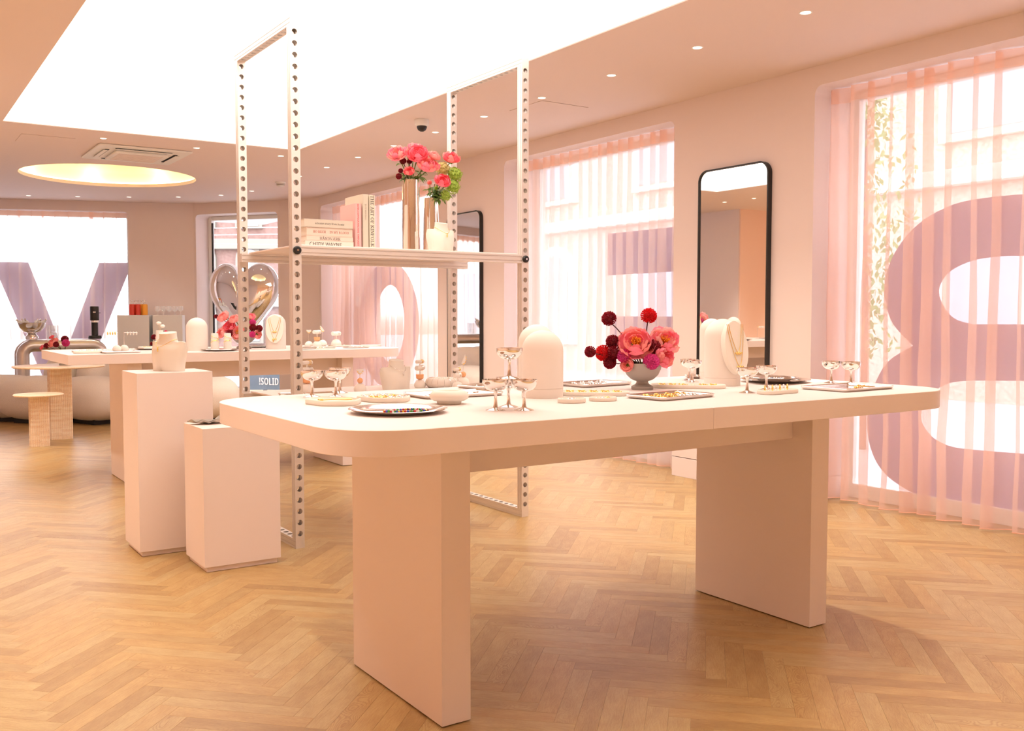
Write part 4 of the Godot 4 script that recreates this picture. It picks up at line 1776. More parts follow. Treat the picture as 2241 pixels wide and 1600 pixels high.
func petal_shape(closed: float, wide: float, ruffle: float) -> ArrayMesh:
	var key := "petal%.2f_%.2f_%.2f" % [closed, wide, ruffle]
	if flower_mesh.has(key):
		return flower_mesh[key]
	var rows := []
	for i in 8:
		var v := i / 7.0
		var r := PackedVector3Array()
		for j in 9:
			var u := -1.0 + 2.0 * j / 8.0
			var a := u * wide * (0.35 + 0.65 * sin(PI * minf(1.0, 0.12 + v * 0.62)))
			var rad := 0.10 + 0.9 * sin(PI * (0.02 + (0.48 + 0.30 * closed) * v)) - 0.25 * (1.0 - closed) * 0.0
			var y := v * (0.80 + 0.55 * closed) * (1.0 - 0.16 * u * u * v)
			rad += ruffle * sin(u * 7.0 + v * 3.0) * v * v
			y += ruffle * 0.9 * cos(u * 9.0) * v * v
			r.append(Vector3(sin(a) * rad, y, cos(a) * rad))
		rows.append(r)
	var mb := MB.new()
	mb.loft(rows, false, false, false, 80.0)
	flower_mesh[key] = mb.mesh()
	return flower_mesh[key]


# bloom centre c, size r, facing direction f, root of the stem b
func flower(kind: String, c: Vector3, r: float, f: Vector3, b: Vector3, mats: Array, label: String, group: String, leaves := 0) -> void:
	var t := thing(kind, label, "flower", b, 0.0, group)
	var o := c - b
	f = f.normalized()
	var side := f.cross(Vector3.UP if absf(f.y) < 0.95 else Vector3.RIGHT).normalized()
	var basis := Basis(side, f, side.cross(f))
	var base := o - f * r * 0.55
	var sm := MB.new()
	var bend := Vector3(base.x * 0.35, base.y * 0.6, base.z * 0.35)
	var path := []
	for i in 7:
		var s := i / 6.0
		path.append(bend * (2.0 * s * (1.0 - s)) + base * s * s)
	sm.tube(path, 0.0024 if kind != "peony" else 0.0032, 6)
	part(t, "stem", sm.mesh(), M.dark_stem if mats[0] == M.petal_wine or mats[0] == M.petal_red else M.stem)
	if kind == "leafy_sprig":
		sm = null
	elif kind == "peony":
		var open: bool = mats.size() > 2
		var rr := RandomNumberGenerator.new()
		rr.seed = hash(label)
		var layers := [[8, 0.90, 0.50, 0.45], [7, 0.84, 0.30, 0.62], [6, 0.74, 0.14, 0.7], [5, 0.52, 0.05, 0.75]] if open else [[7, 0.84, 0.30, 0.75], [6, 0.74, 0.12, 0.9], [5, 0.58, 0.03, 1.0]]
		for li in layers.size():
			var l: Array = layers[li]
			for k in l[0]:
				var a: float = TAU * (k + 0.5 * li) / l[0] + rr.randf_range(-0.12, 0.12)
				var pm := petal_shape(l[3], 0.62, 0.045)
				var tilt: float = l[2] + rr.randf_range(-0.08, 0.08)
				var bs := Basis(Vector3.UP, a) * Basis(Vector3.RIGHT, tilt) * Basis.from_scale(Vector3.ONE * r * l[1] * rr.randf_range(0.92, 1.08))
				part(t, "petal", pm, mats[(k + li) % 2], Transform3D(basis * bs, base + f * r * 0.06 * li))
		if open:
			var st := MB.new()
			for i in 60:
				var a := rr.randf() * TAU
				var q := sqrt(rr.randf()) * 0.34 * r
				var e := base + basis * Vector3(cos(a) * q, r * (0.55 + 0.2 * rr.randf()), sin(a) * q)
				st.tube([base + basis * Vector3(cos(a) * q * 0.4, r * 0.2, sin(a) * q * 0.4), e], [r * 0.012, r * 0.03], 4)
			part(t, "stamens", st.mesh(), mats[2])
		var cal := MB.new()
		for k in 4:
			var a := TAU * k / 4
			cal.ball(base + basis * Vector3(cos(a) * r * 0.22, r * 0.05, sin(a) * r * 0.22), Vector3.ONE * r * 0.2, 8, 6)
		part(t, "calyx", cal.mesh(), M.leaf_pale)
	elif kind == "dahlia":
		if not flower_mesh.has("dahlia"):
			var mb := MB.new()
			var n := 110
			for i in n:
				var y := 1.0 - 1.75 * (i + 0.5) / n
				var q := sqrt(1.0 - y * y)
				var a := i * 2.39996
				var d := Vector3(cos(a) * q, y, sin(a) * q)
				var u := d.cross(Vector3.UP).normalized() if absf(y) < 0.99 else Vector3.RIGHT
				var w := u.cross(d)
				var e := (d * 0.97 + Vector3(0, 0.10, 0)) * (0.95 + 0.05 * sin(i * 1.7))
				var root := d * 0.45
				var ln := 0.17
				var m1 := d * 0.90 + u * ln - w * 0.05
				var m2 := d * 0.90 - u * ln - w * 0.05
				var deep := d * 0.70 + w * 0.05
				for f3 in [[root, m1, deep], [root, deep, m2], [m1, e, deep], [deep, e, m2]]:
					var gn: Vector3 = (f3[1] - f3[0]).cross(f3[2] - f3[0]).normalized()
					if gn.dot(d) < 0.0:
						gn = -gn
					gn = (gn + d * 0.25).normalized()
					mb.tri(f3[0], f3[1], f3[2], gn, gn, gn)
			mb.ball(Vector3.ZERO, Vector3.ONE * 0.60, 14, 10)
			flower_mesh["dahlia"] = mb.mesh()
		part(t, "bloom", flower_mesh["dahlia"], mats[0], Transform3D(basis * Basis.from_scale(Vector3(r, r * 0.92, r)), o))
	elif kind == "hydrangea":
		if not flower_mesh.has("hydrangea"):
			var mb := MB.new()
			var n := 130
			for i in n:
				var y := 1.0 - 1.6 * (i + 0.5) / n
				var q := sqrt(1.0 - y * y)
				var a := i * 2.39996
				var d := Vector3(cos(a) * q, y, sin(a) * q)
				d *= 0.86 + 0.16 * sin(i * 3.1)
				var dn := d.normalized()
				var u := dn.cross(Vector3.UP).normalized() if absf(y) < 0.99 else Vector3.RIGHT
				var w := u.cross(dn)
				for k in 4:
					var an := TAU * k / 4 + i
					var e := u * cos(an) + w * sin(an)
					var s2 := u * -sin(an) + w * cos(an)
					var nn := (dn + e * (0.9 * sin(i * 1.3 + k * 2.0))).normalized()
					mb.quad(d, d + e * 0.13 + s2 * 0.10, d + e * 0.25 + dn * (0.05 + 0.08 * sin(i * 2.1 + k)), d + e * 0.13 - s2 * 0.10, nn)
			mb.ball(Vector3.ZERO, Vector3.ONE * 0.6, 12, 8)
			flower_mesh["hydrangea"] = mb.mesh()
		part(t, "bloom", flower_mesh["hydrangea"], mats[0], Transform3D(basis * Basis.from_scale(Vector3.ONE * r), o))
	var lr := RandomNumberGenerator.new()
	lr.seed = hash(label) + 5
	for k in leaves:
		var s := 0.45 + 0.4 * k / maxf(1.0, leaves)
		var root2 := bend * (2.0 * s * (1.0 - s)) + base * s * s
		var a := lr.randf() * TAU
		var lb := Basis(Vector3.UP, a) * Basis(Vector3.RIGHT, lr.randf_range(-0.2, 0.7)) * Basis.from_scale(Vector3.ONE * lr.randf_range(0.05, 0.075))
		part(t, "leaf", leaf_shape(), M.leaf, Transform3D(lb, root2))


func leaf_shape() -> ArrayMesh:
	if not flower_mesh.has("leaf"):
		var rows := []
		for i in 8:
			var v := i / 7.0
			var r := PackedVector3Array()
			for j in 5:
				var u := -1.0 + 2.0 * j / 4.0
				var w := 0.20 * pow(sin(PI * pow(v, 0.8)), 0.9)
				r.append(Vector3(u * w, 0.28 * v - 0.42 * v * v + 0.10 * absf(u) * w * 4.0, v))
			rows.append(r)
		var mb := MB.new()
		mb.loft(rows, false, false, false, 80.0)
		flower_mesh["leaf"] = mb.mesh()
	return flower_mesh["leaf"]


# blooms given as [kind, px, py, radius px, materials, depth offset towards the camera, label, leaves]
func bouquet(root: Vector3, list: Array, group: String) -> void:
	var k := mpp(root)
	for q in list:
		var c: Vector3 = on_plane(q[1], q[2], root - cam_f * q[5], cam_f)
		var out := (c - root - Vector3(0, 0.02, 0)).normalized()
		var f := (out * 0.75 - cam_f * 0.55 + Vector3.UP * 0.35)
		if q[0] == "peony" and q[4].size() > 2:
			f = out * 0.35 - cam_f * 1.0 + Vector3.UP * 0.55
		var b := root + Vector3(out.x, 0, out.z) * 0.018
		flower(q[0], c, q[3] * k, f, b, q[4], q[6], group, q[7])


func flower_bowl(at: Vector3, s: float, label: String) -> void:
	var t := thing("footed_bowl", label, "bowl", at, 0.0, "grey footed flower bowls")
	var b := MB.new()
	b.lathe([Vector2(0.0, 0.034), Vector2(0.024, 0.034), Vector2(0.045, 0.042), Vector2(0.064, 0.060), Vector2(0.075, 0.084), Vector2(0.078, 0.106), Vector2(0.0785, 0.108), Vector2(0.076, 0.108), Vector2(0.072, 0.085), Vector2(0.06, 0.062), Vector2(0.04, 0.047), Vector2(0.0, 0.04)], 48)
	part(t, "bowl_body", b.mesh(), M.pot, xf(Vector3.ZERO, Vector3.ZERO, Vector3.ONE * s))
	var f := MB.new()
	f.lathe([Vector2(0, 0), Vector2(0.043, 0), Vector2(0.0445, 0.002), Vector2(0.0445, 0.013), Vector2(0.040, 0.016), Vector2(0.030, 0.021), Vector2(0.024, 0.028), Vector2(0.024, 0.036), Vector2(0, 0.036)], 40)
	part(t, "foot", f.mesh(), M.pot, xf(Vector3.ZERO, Vector3.ZERO, Vector3.ONE * s))
	var so := MB.new()
	so.lathe([Vector2(0, 0.094), Vector2(0.0725, 0.092), Vector2(0.0725, 0.090), Vector2(0, 0.088)], 24)
	part(t, "flower_foam", so.mesh(), M.leaf, xf(Vector3.ZERO, Vector3.ZERO, Vector3.ONE * s))


# ---------------------------------------------------------------- placing the goods
func goods() -> void:
	nearer_table()
	rack_shelves()
	far_table()
	pedestal_goods()
	drinks()


func T1(px: float, py: float) -> Vector3:
	return on_y(px, py, TOP1)


func nearer_table() -> void:
	var where := "by the gold cream tray"
	coupe(T1(683, 869), "polished steel coupe standing apart beside a touching pair")
	coupe(T1(735, 869), "polished steel coupe, front one of a touching pair behind cream trays")
	coupe(T1(744, 860), "polished steel coupe, rear one of a touching pair behind cream trays")
	coupe(T1(1084.6, 898), "polished steel coupe at the pyramid's base, on the round plate's side")
	coupe(T1(1147, 898), "polished steel coupe at the pyramid's base, on the dome stand's side")
	coupe(T1(1113, 891), "polished steel coupe at the rear of the pyramid's base")
	var mid := (T1(1084.6, 898) + T1(1147, 898) + T1(1113, 891)) / 3.0
	coupe(mid + Vector3(0, 0.0985, 0), "polished steel coupe stacked on top of three others")
	coupe(T1(1508, 832.5), "polished steel coupe, rear one of a pair behind the long oval tray")
	coupe(T1(1515, 836.5), "polished steel coupe, front one of a pair behind the long oval tray")
	coupe(T1(1635, 860), "polished steel coupe beside the dome with the oval necklace pad")
	coupe(T1(1677, 853), "polished steel coupe behind the tray of upright rings")
	coupe(T1(1819, 838.5), "polished steel coupe, farther from the table corner, behind gold chain tray")
	coupe(T1(1862, 840.5), "polished steel coupe nearer the table corner, behind gold chain tray")
	# steel trays
	var p := (T1(1378, 871) + T1(1556, 869)) / 2.0
	steel_tray(p, 0.30, 0.19, 0.12, "steel tray of gold earrings in front of the flower bowl")
	jewels_on(p + Vector3(0, 0.003, 0), 0.23, 0.12, 0.12, [["heap", M.gold, 6], ["heap", M.silver, 2]], "the steel tray before the flower bowl")
	p = (T1(1757, 851) + T1(1952, 852)) / 2.0
	steel_tray(p, 0.335, 0.225, 0.04, "steel tray of gold chains near the rounded table corner")
	jewel("fan", M.gold, p + Vector3(0.03, 0.003, 0.03), 0.3, "gold bunch of fanned chains on the steel tray by the table corner", "jewellery on the corner tray")
	jewel("heap", M.gold, p + Vector3(0.10, 0.003, -0.01), 0.3, "gold cluster of tangled earrings on the steel tray by the table corner", "jewellery on the corner tray")
	p = (T1(881, 866) + T1(1103, 866)) / 2.0
	steel_tray(p, 0.335, 0.205, 0.0, "steel tray behind the cream ring shaped dish")
	jewels_on(p + Vector3(0.02, 0.003, 0), 0.24, 0.12, 0.0, [["ring", M.silver, 8], ["chain", M.silver, 2]], "the steel tray behind the ring shaped dish")
	p = (T1(1234, 843) + T1(1364, 843)) / 2.0
	steel_tray(p, 0.29, 0.20, 0.1, "steel tray of silver pieces behind the grey flower bowl")
	jewels_on(p + Vector3(0, 0.003, 0), 0.2, 0.12, 0.1, [["heap", M.silver, 6]], "the steel tray behind the grey flower bowl")
	p = T1(1070, 848)
	steel_tray(p, 0.24, 0.16, 0.2, "small steel tray behind the pyramid of coupes")
	jewels_on(p + Vector3(0, 0.003, 0), 0.16, 0.09, 0.2, [["ring", M.silver, 4]], "the small steel tray behind the coupes")
	# cream trays
	p = (T1(677, 884) + T1(782, 884)) / 2.0
	cream_tray(p, octo(0.155, 0.215, 0.055), 0.018, 0.15, "cream cut-corner tray of gold chains nearest the table's end")
	jewel("fan", M.gold, p + Vector3(-0.03, 0.010, -0.01), -0.2, "gold bunch of fanned chains on the cream cut-corner tray", "jewellery on the cut-corner trays", 0.95)
	p = (T1(787, 877) + T1(892, 877)) / 2.0
	cream_tray(p, octo(0.155, 0.215, 0.055), 0.018, 0.18, "cream cut-corner tray of mixed gold and silver hoops")
	jewels_on(p + Vector3(0, 0.010, 0), 0.12, 0.15, 0.18, [["heap", M.silver, 3], ["heap", M.gold, 4], ["heap", M.silver, 2]], "the second cut-corner tray")
	p = (T1(1236, 864) + T1(1362, 866)) / 2.0
	cream_tray(p, rrect(0.27, 0.115, 0.05), 0.016, -0.62, "cream oblong tray of fine gold pieces beside the blank dome stand")
	jewels_on(p + Vector3(0, 0.008, 0), 0.22, 0.05, -0.62, [["heap", M.gold, 5]], "the oblong tray by the blank dome")
	p = T1(1251, 881)
	cream_tray(p, oval(0.054, 0.046), 0.016, 0.3, "small cream oval dish of silver rings at the table's edge")
	jewels_on(p + Vector3(0, 0.008, 0), 0.07, 0.05, 0.3, [["heap", M.silver, 4]], "the small oval dish at the edge")
	p = T1(1319.5, 877)
	cream_tray(p, oval(0.052, 0.046), 0.014, 0.1, "small cream oval dish between silver rings and the steel tray")
	jewels_on(p + Vector3(0, 0.007, 0), 0.07, 0.05, 0.1, [["heap", M.silver, 2], ["heap", M.gold, 1]], "the second small oval dish")
	p = T1(1505, 849)
	cream_tray(p, rrect(0.31, 0.115, 0.055), 0.016, -0.72, "long cream oval tray of gold charms before the necklace dome")
	jewels_on(p + Vector3(0, 0.008, 0), 0.25, 0.05, -0.72, [["heap", M.gold, 3], ["chain", M.gold, 1], ["heap", M.gold, 2]], "the long oval tray by the dome")
	p = T1(1702, 861)
	cream_tray(p, rrect(0.20, 0.085, 0.04), 0.016, 0.1, "cream oblong tray holding a row of upright gold rings")
	for i in 7:
		jewel("upright_ring", M.gold if i % 2 == 0 else M.silver, p + Vector3(-0.072 + 0.024 * i, 0.008, -0.0075 * i * 0.33), 0.9, ("gold" if i % 2 == 0 else "silver") + " ring standing upright in the row on the oblong tray", "rings in a row on the oblong tray")
	# round plates
	p = T1(871, 903)
	steel_plate(p, 0.153, "round steel plate with a multicoloured bead necklace")
	for k in [["bead_red", 0.55, 0.03, 0.05], ["bead_blue", 0.06, 0.12, 0.55], ["bead_green", 0.06, 0.30, 0.04], ["bead_yellow", 0.75, 0.45, 0.05], ["bead_plum", 0.20, 0.02, 0.08], ["bead_pearl", 0.80, 0.74, 0.68], ["bead_slate", 0.22, 0.27, 0.36]]:
		mat(k[0], lin(k[1], k[2], k[3]), 0.15)
	var bp := []
	for i in 46:
		var t := i / 45.0
		var a := t * TAU * 1.08
		bp.append(Vector3(0.015 + cos(a) * (0.066 + 0.012 * sin(t * 13.0)), 0.003, 0.022 + sin(a) * (0.034 + 0.007 * sin(t * 17.0))))
	strand(p, bp, 0.0042, [M.bead_green, M.bead_blue, M.bead_red, M.bead_yellow, M.bead_plum, M.gold, M.bead_blue, M.bead_green, M.bead_pearl, M.bead_red], "necklace of small multicoloured beads coiled on the steel plate")
	p = T1(1697, 836)
	steel_plate(p, 0.155, "large round steel plate under a smaller plate near the table corner")
	p = T1(1694, 840) + Vector3(0, 0.0155, 0)
	steel_plate(p, 0.105, "smaller round steel plate resting on a larger one")
	bp = []
	for i in 26:
		var t := TAU * i / 26.0
		bp.append(Vector3(cos(t) * 0.052, 0.003, sin(t) * 0.030))
	strand(p, bp, 0.0046, [M.bead_slate, M.bead_pearl, M.silver], "necklace of blue grey beads on the smaller steel plate")
	p = T1(1524, 828)
	steel_plate(p, 0.06, "little steel plate half hidden by the necklace dome")
	# puffy ring dish
	p = T1(983, 884)
	var t := thing("ring_dish", "cream puffy ring shaped dish on a low foot", "dish", p)
	var b := MB.new()
	var prof := [Vector2(0, 0.012), Vector2(0.038, 0.012)]
	for i in 15:
		var a := PI * 1.35 - TAU * 0.83 * i / 14.0
		prof.append(Vector2(0.047 + cos(a) * 0.021, 0.030 + sin(a) * 0.0175))
	prof.append(Vector2(0.022, 0.022))
	prof.append(Vector2(0, 0.022))
	prof.reverse()
	b.lathe([Vector2(0, 0.021), Vector2(0.030, 0.021), Vector2(0.036, 0.034), Vector2(0.040, 0.042), Vector2(0.047, 0.0465), Vector2(0.056, 0.044), Vector2(0.064, 0.036), Vector2(0.067, 0.028), Vector2(0.063, 0.018), Vector2(0.053, 0.012), Vector2(0.042, 0.011), Vector2(0, 0.011)], 48, Transform3D.IDENTITY, 80.0)
	part(t, "dish_body", b.mesh(), M.ivory)
	var ft := MB.new()
	ft.lathe([Vector2(0, 0), Vector2(0.038, 0), Vector2(0.041, 0.003), Vector2(0.043, 0.0125), Vector2(0, 0.0125)], 40)
	part(t, "foot", ft.mesh(), M.ivory)
	# domes
	dome_stand(T1(1187, 869), 0.0765, 0.246, 2.6, "cream dome stand seen from behind beside the coupes", false)
	dome_stand(T1(1174, 846), 0.0765, 0.262, 2.6, "cream dome stand peeking out behind a nearer plain dome", true, 2)
	dome_stand(T1(1580, 843), 0.0770, 0.285, 0.0, "cream dome stand with gold pendant necklaces on its oval pad", true, 2)
	dome_stand(T1(1556, 829.5), 0.055, 0.285, 2.4, "narrow cream dome stand hidden behind the gold necklace dome", true, 1)
	# flowers in the grey bowl
	p = T1(1405.5, 852.5)
	flower_bowl(p, 1.0, "grey footed bowl full of red and pink flowers on the nearer table")
	var pink := [M.petal_pink, M.petal_coral, M.petal_yellow]
	var bud := [M.petal_pink, M.petal_coral]
	var wine := [M.petal_wine]
	bouquet(p + Vector3(0, 0.10, 0), [
		["dahlia", 1333, 698, 18.5, wine, 0.0, "wine red dahlia on a long leaning stem, topmost of the dark ones", 0],
		["dahlia", 1419.6, 692, 20, [M.petal_red], -0.01, "bright red dahlia standing highest above the bowl", 0],
		["dahlia", 1292, 770, 14, wine, 0.03, "small wine red dahlia reaching farthest out sideways", 0],
		["dahlia", 1321, 773, 20, [M.petal_red], 0.0, "bright red dahlia low at the bowl's side among wine red ones", 0],
		["dahlia", 1341, 748, 17, wine, 0.0, "wine red dahlia tucked beside the big open peony", 0],
		["dahlia", 1345, 772, 17, wine, 0.025, "wine red dahlia under the tucked one, next to magenta", 0],
		["dahlia", 1335, 793, 16.5, wine, 0.01, "wine red dahlia hanging lowest by the bowl rim", 0],
		["dahlia", 1366, 779, 17, [M.petal_magenta], 0.045, "magenta dahlia beneath the big open peony", 0],
		["dahlia", 1425, 792, 19.5, [M.petal_magenta], 0.065, "magenta dahlia resting on the bowl rim", 0],
		["dahlia", 1430, 760, 18, wine, 0.02, "wine red dahlia between two pink peonies", 0],
		["peony", 1391, 748, 35, pink, 0.045, "large open coral peony with an orange heart", 1],
		["peony", 1456, 742, 31, [M.petal_pink, M.petal_pale, M.petal_yellow], -0.015, "open pink peony turned away at the bowl's far side", 1],
		["peony", 1456, 780, 25, [M.petal_coral, M.petal_pink], 0.03, "coral peony low beside the magenta dahlia", 2],
		["peony", 1372, 799, 15, [M.petal_coral, M.petal_coral], 0.06, "small coral peony spilling over the bowl rim", 0],
	], "flowers in the grey bowl on the nearer table")


func octo(w: float, d: float, c: float) -> PackedVector2Array:
	return PackedVector2Array([Vector2(w / 2 - c, d / 2), Vector2(-w / 2 + c, d / 2), Vector2(-w / 2, d / 2 - c), Vector2(-w / 2, -d / 2 + c), Vector2(-w / 2 + c, -d / 2), Vector2(w / 2 - c, -d / 2), Vector2(w / 2, -d / 2 + c), Vector2(w / 2, d / 2 - c)])


# ---------------------------------------------------------------- rack shelves
func book(at: Vector3, s: Vector3, cover: Color, label: String, text: String, ink: Color, upright: bool, cap := 0.0, serif := true, spread := 0.5, extra := []) -> void:
	# s = (along the spine's width, height, depth); the spine faces +Z
	var t := thing("book", label, "book", at, 0.0, "books on the upper rack shelf")
	var cm := mat("cover_%s" % label.left(14), cover, 0.55)
	var c := MB.new()
	var bd := 0.003
	if upright:
		c.box(Vector3(-s.x / 2 + bd / 2, s.y / 2, -s.z / 2), Vector3(bd, s.y, s.z), 0.0008)
		c.box(Vector3(s.x / 2 - bd / 2, s.y / 2, -s.z / 2), Vector3(bd, s.y, s.z), 0.0008)
		c.box(Vector3(0, s.y / 2, -bd / 2), Vector3(s.x - 2 * bd, s.y, bd), 0.0005)
	else:
		c.box(Vector3(0, bd / 2, -s.z / 2), Vector3(s.x, bd, s.z), 0.0008)
		c.box(Vector3(0, s.y - bd / 2, -s.z / 2), Vector3(s.x, bd, s.z), 0.0008)
		c.box(Vector3(0, s.y / 2, -bd / 2), Vector3(s.x, s.y - 2 * bd, bd), 0.0005)
	part(t, "cover", c.mesh(), cm)
	var p := MB.new()
	if upright:
		p.box(Vector3(0, s.y / 2, -s.z / 2 - 0.001), Vector3(s.x - 2 * bd - 0.0006, s.y - 0.008, s.z - 0.010))
	else:
		p.box(Vector3(0, s.y / 2, -s.z / 2 - 0.001), Vector3(s.x - 0.008, s.y - 2 * bd - 0.0006, s.z - 0.010))
	part(t, "pages", p.mesh(), M.ivory)
	if cap <= 0.0:
		cap = (s.x if upright else s.y) * 0.45
	var im := mat("ink_%s" % label.left(14), ink, 0.7)
	var list := [[text, spread, cap, serif]]
	list.append_array(extra)
	for q in list:
		var tm := letters(q[0], q[2], 0.0006, false, q[3])
		tm.vertical_alignment = VERTICAL_ALIGNMENT_CENTER
		if upright:
			part(t, "title", tm, im, xf(Vector3(0, s.y * (1.0 - q[1]), 0.0004), Vector3(0, 0, -PI / 2)))
		else:
			part(t, "title", tm, im, xf(Vector3((q[1] - 0.5) * s.x, s.y / 2, 0.0004)))


func earring_stand(at: Vector3, h: float, s: float, turn: float, label: String, ball := true, slant := 0.0) -> void:
	var t := thing("earring_stand", label, "display stand", at, turn, "earring and bracelet stands")
	var b := MB.new()
	var r := 0.030 * s
	var pf := [Vector2(0, 0)]
	for i in 10:
		var a := -0.55 + (PI / 2 + 0.55) * i / 9.0
		pf.append(Vector2(r * cos(a), r * sin(a) + r * sin(0.55)))
	b.lathe(pf, 32, Transform3D.IDENTITY, 35.0)
	part(t, "base", b.mesh(), M.stand)
	var y := r * 1.5
	if ball:
		var k := MB.new()
		k.ball(Vector3(0, y + r * 0.42, 0), Vector3.ONE * r * 0.46, 20, 14)
		part(t, "ball", k.mesh(), M.peach)
		y += r * 0.85
	var w := MB.new()
	w.tube([Vector3(0, y - 0.003, 0), Vector3(0, h - 0.016 * s, 0)], 0.0011, 6)
	part(t, "wire", w.mesh(), M.silver)
	var fan := MB.new()
	var o := PackedVector2Array()
	for i in 13:
		var a := PI * i / 12.0
		o.append(Vector2(cos(a) * 0.026 * s, sin(a) * 0.019 * s))
	fan.slab(o, -0.0015, 0.0015, 0.0, Transform3D(Basis(Vector3(1, 0, 0), Vector3(0, 0, 1), Vector3(0, -1, 0)).rotated(Vector3(0, 0, 1), slant), Vector3(0, h, 0)))
	part(t, "fan", fan.mesh(), M.stand)
	var e := MB.new()
	for i in 5:
		var a := PI * (i + 1) / 6.0
		var v := Vector3(cos(a) * 0.024 * s, -sin(a) * 0.020 * s - 0.003, 0.003).rotated(Vector3(0, 0, 1), slant)
		e.ball(Vector3(0, h, 0) + v, Vector3.ONE * 0.0032 * s, 8, 6)
	part(t, "earrings", e.mesh(), M.gold)


func bracelet_stand(at: Vector3, s: float, turn: float, label: String, cup := true, bars := 2) -> void:
	var t := thing("bracelet_stand", label, "display stand", at, turn, "earring and bracelet stands")
	var b := MB.new()
	var r := 0.032 * s
	b.lathe([Vector2(0, 0), Vector2(r * 0.85, 0), Vector2(r, r * 0.35), Vector2(r * 0.9, r * 0.8), Vector2(r * 0.6, r * 1.2), Vector2(0, r * 1.42)], 32, Transform3D.IDENTITY, 60.0)
	part(t, "base", b.mesh(), M.stand)
	var y := r * 1.38
	if cup:
		var c := MB.new()
		c.lathe([Vector2(0, y), Vector2(r * 0.35, y), Vector2(r * 0.62, y + r * 0.2), Vector2(r * 0.66, y + r * 0.85), Vector2(0, y + r * 0.85)], 28)
		part(t, "cup", c.mesh(), M.peach)
		y += r * 0.85
	var post := MB.new()
	post.tube([Vector3(0, y - 0.002, 0), Vector3(0, y + 0.034 * s * bars, 0)], 0.003 * s, 8)
	part(t, "post", post.mesh(), M.stand)
	for k in bars:
		var yy := y + 0.034 * s * (k + 1)
		var rr := (0.013 - 0.004 * k) * s
		var br := MB.new()
		br.tube([Vector3(-0.036 * s, yy, 0), Vector3(-0.034 * s, yy, 0), Vector3(0.034 * s, yy, 0), Vector3(0.036 * s, yy, 0)], [rr * 0.85, rr, rr, rr * 0.85], 16)
		var bar := part(t, "bar", br.mesh(), M.stand)
		for i in 3:
			var p := []
			var x := (0.010 + 0.007 * i) * s
			for j in 16:
				p.append(Vector3(x, yy + cos(TAU * j / 16) * (rr + 0.001), sin(TAU * j / 16) * (rr + 0.001)))
			var lm := MB.new()
			lm.loop_tube(p, 0.0011 * s, 5)
			part(bar, "bracelet", lm.mesh(), M.silver if k == 0 else M.gold)


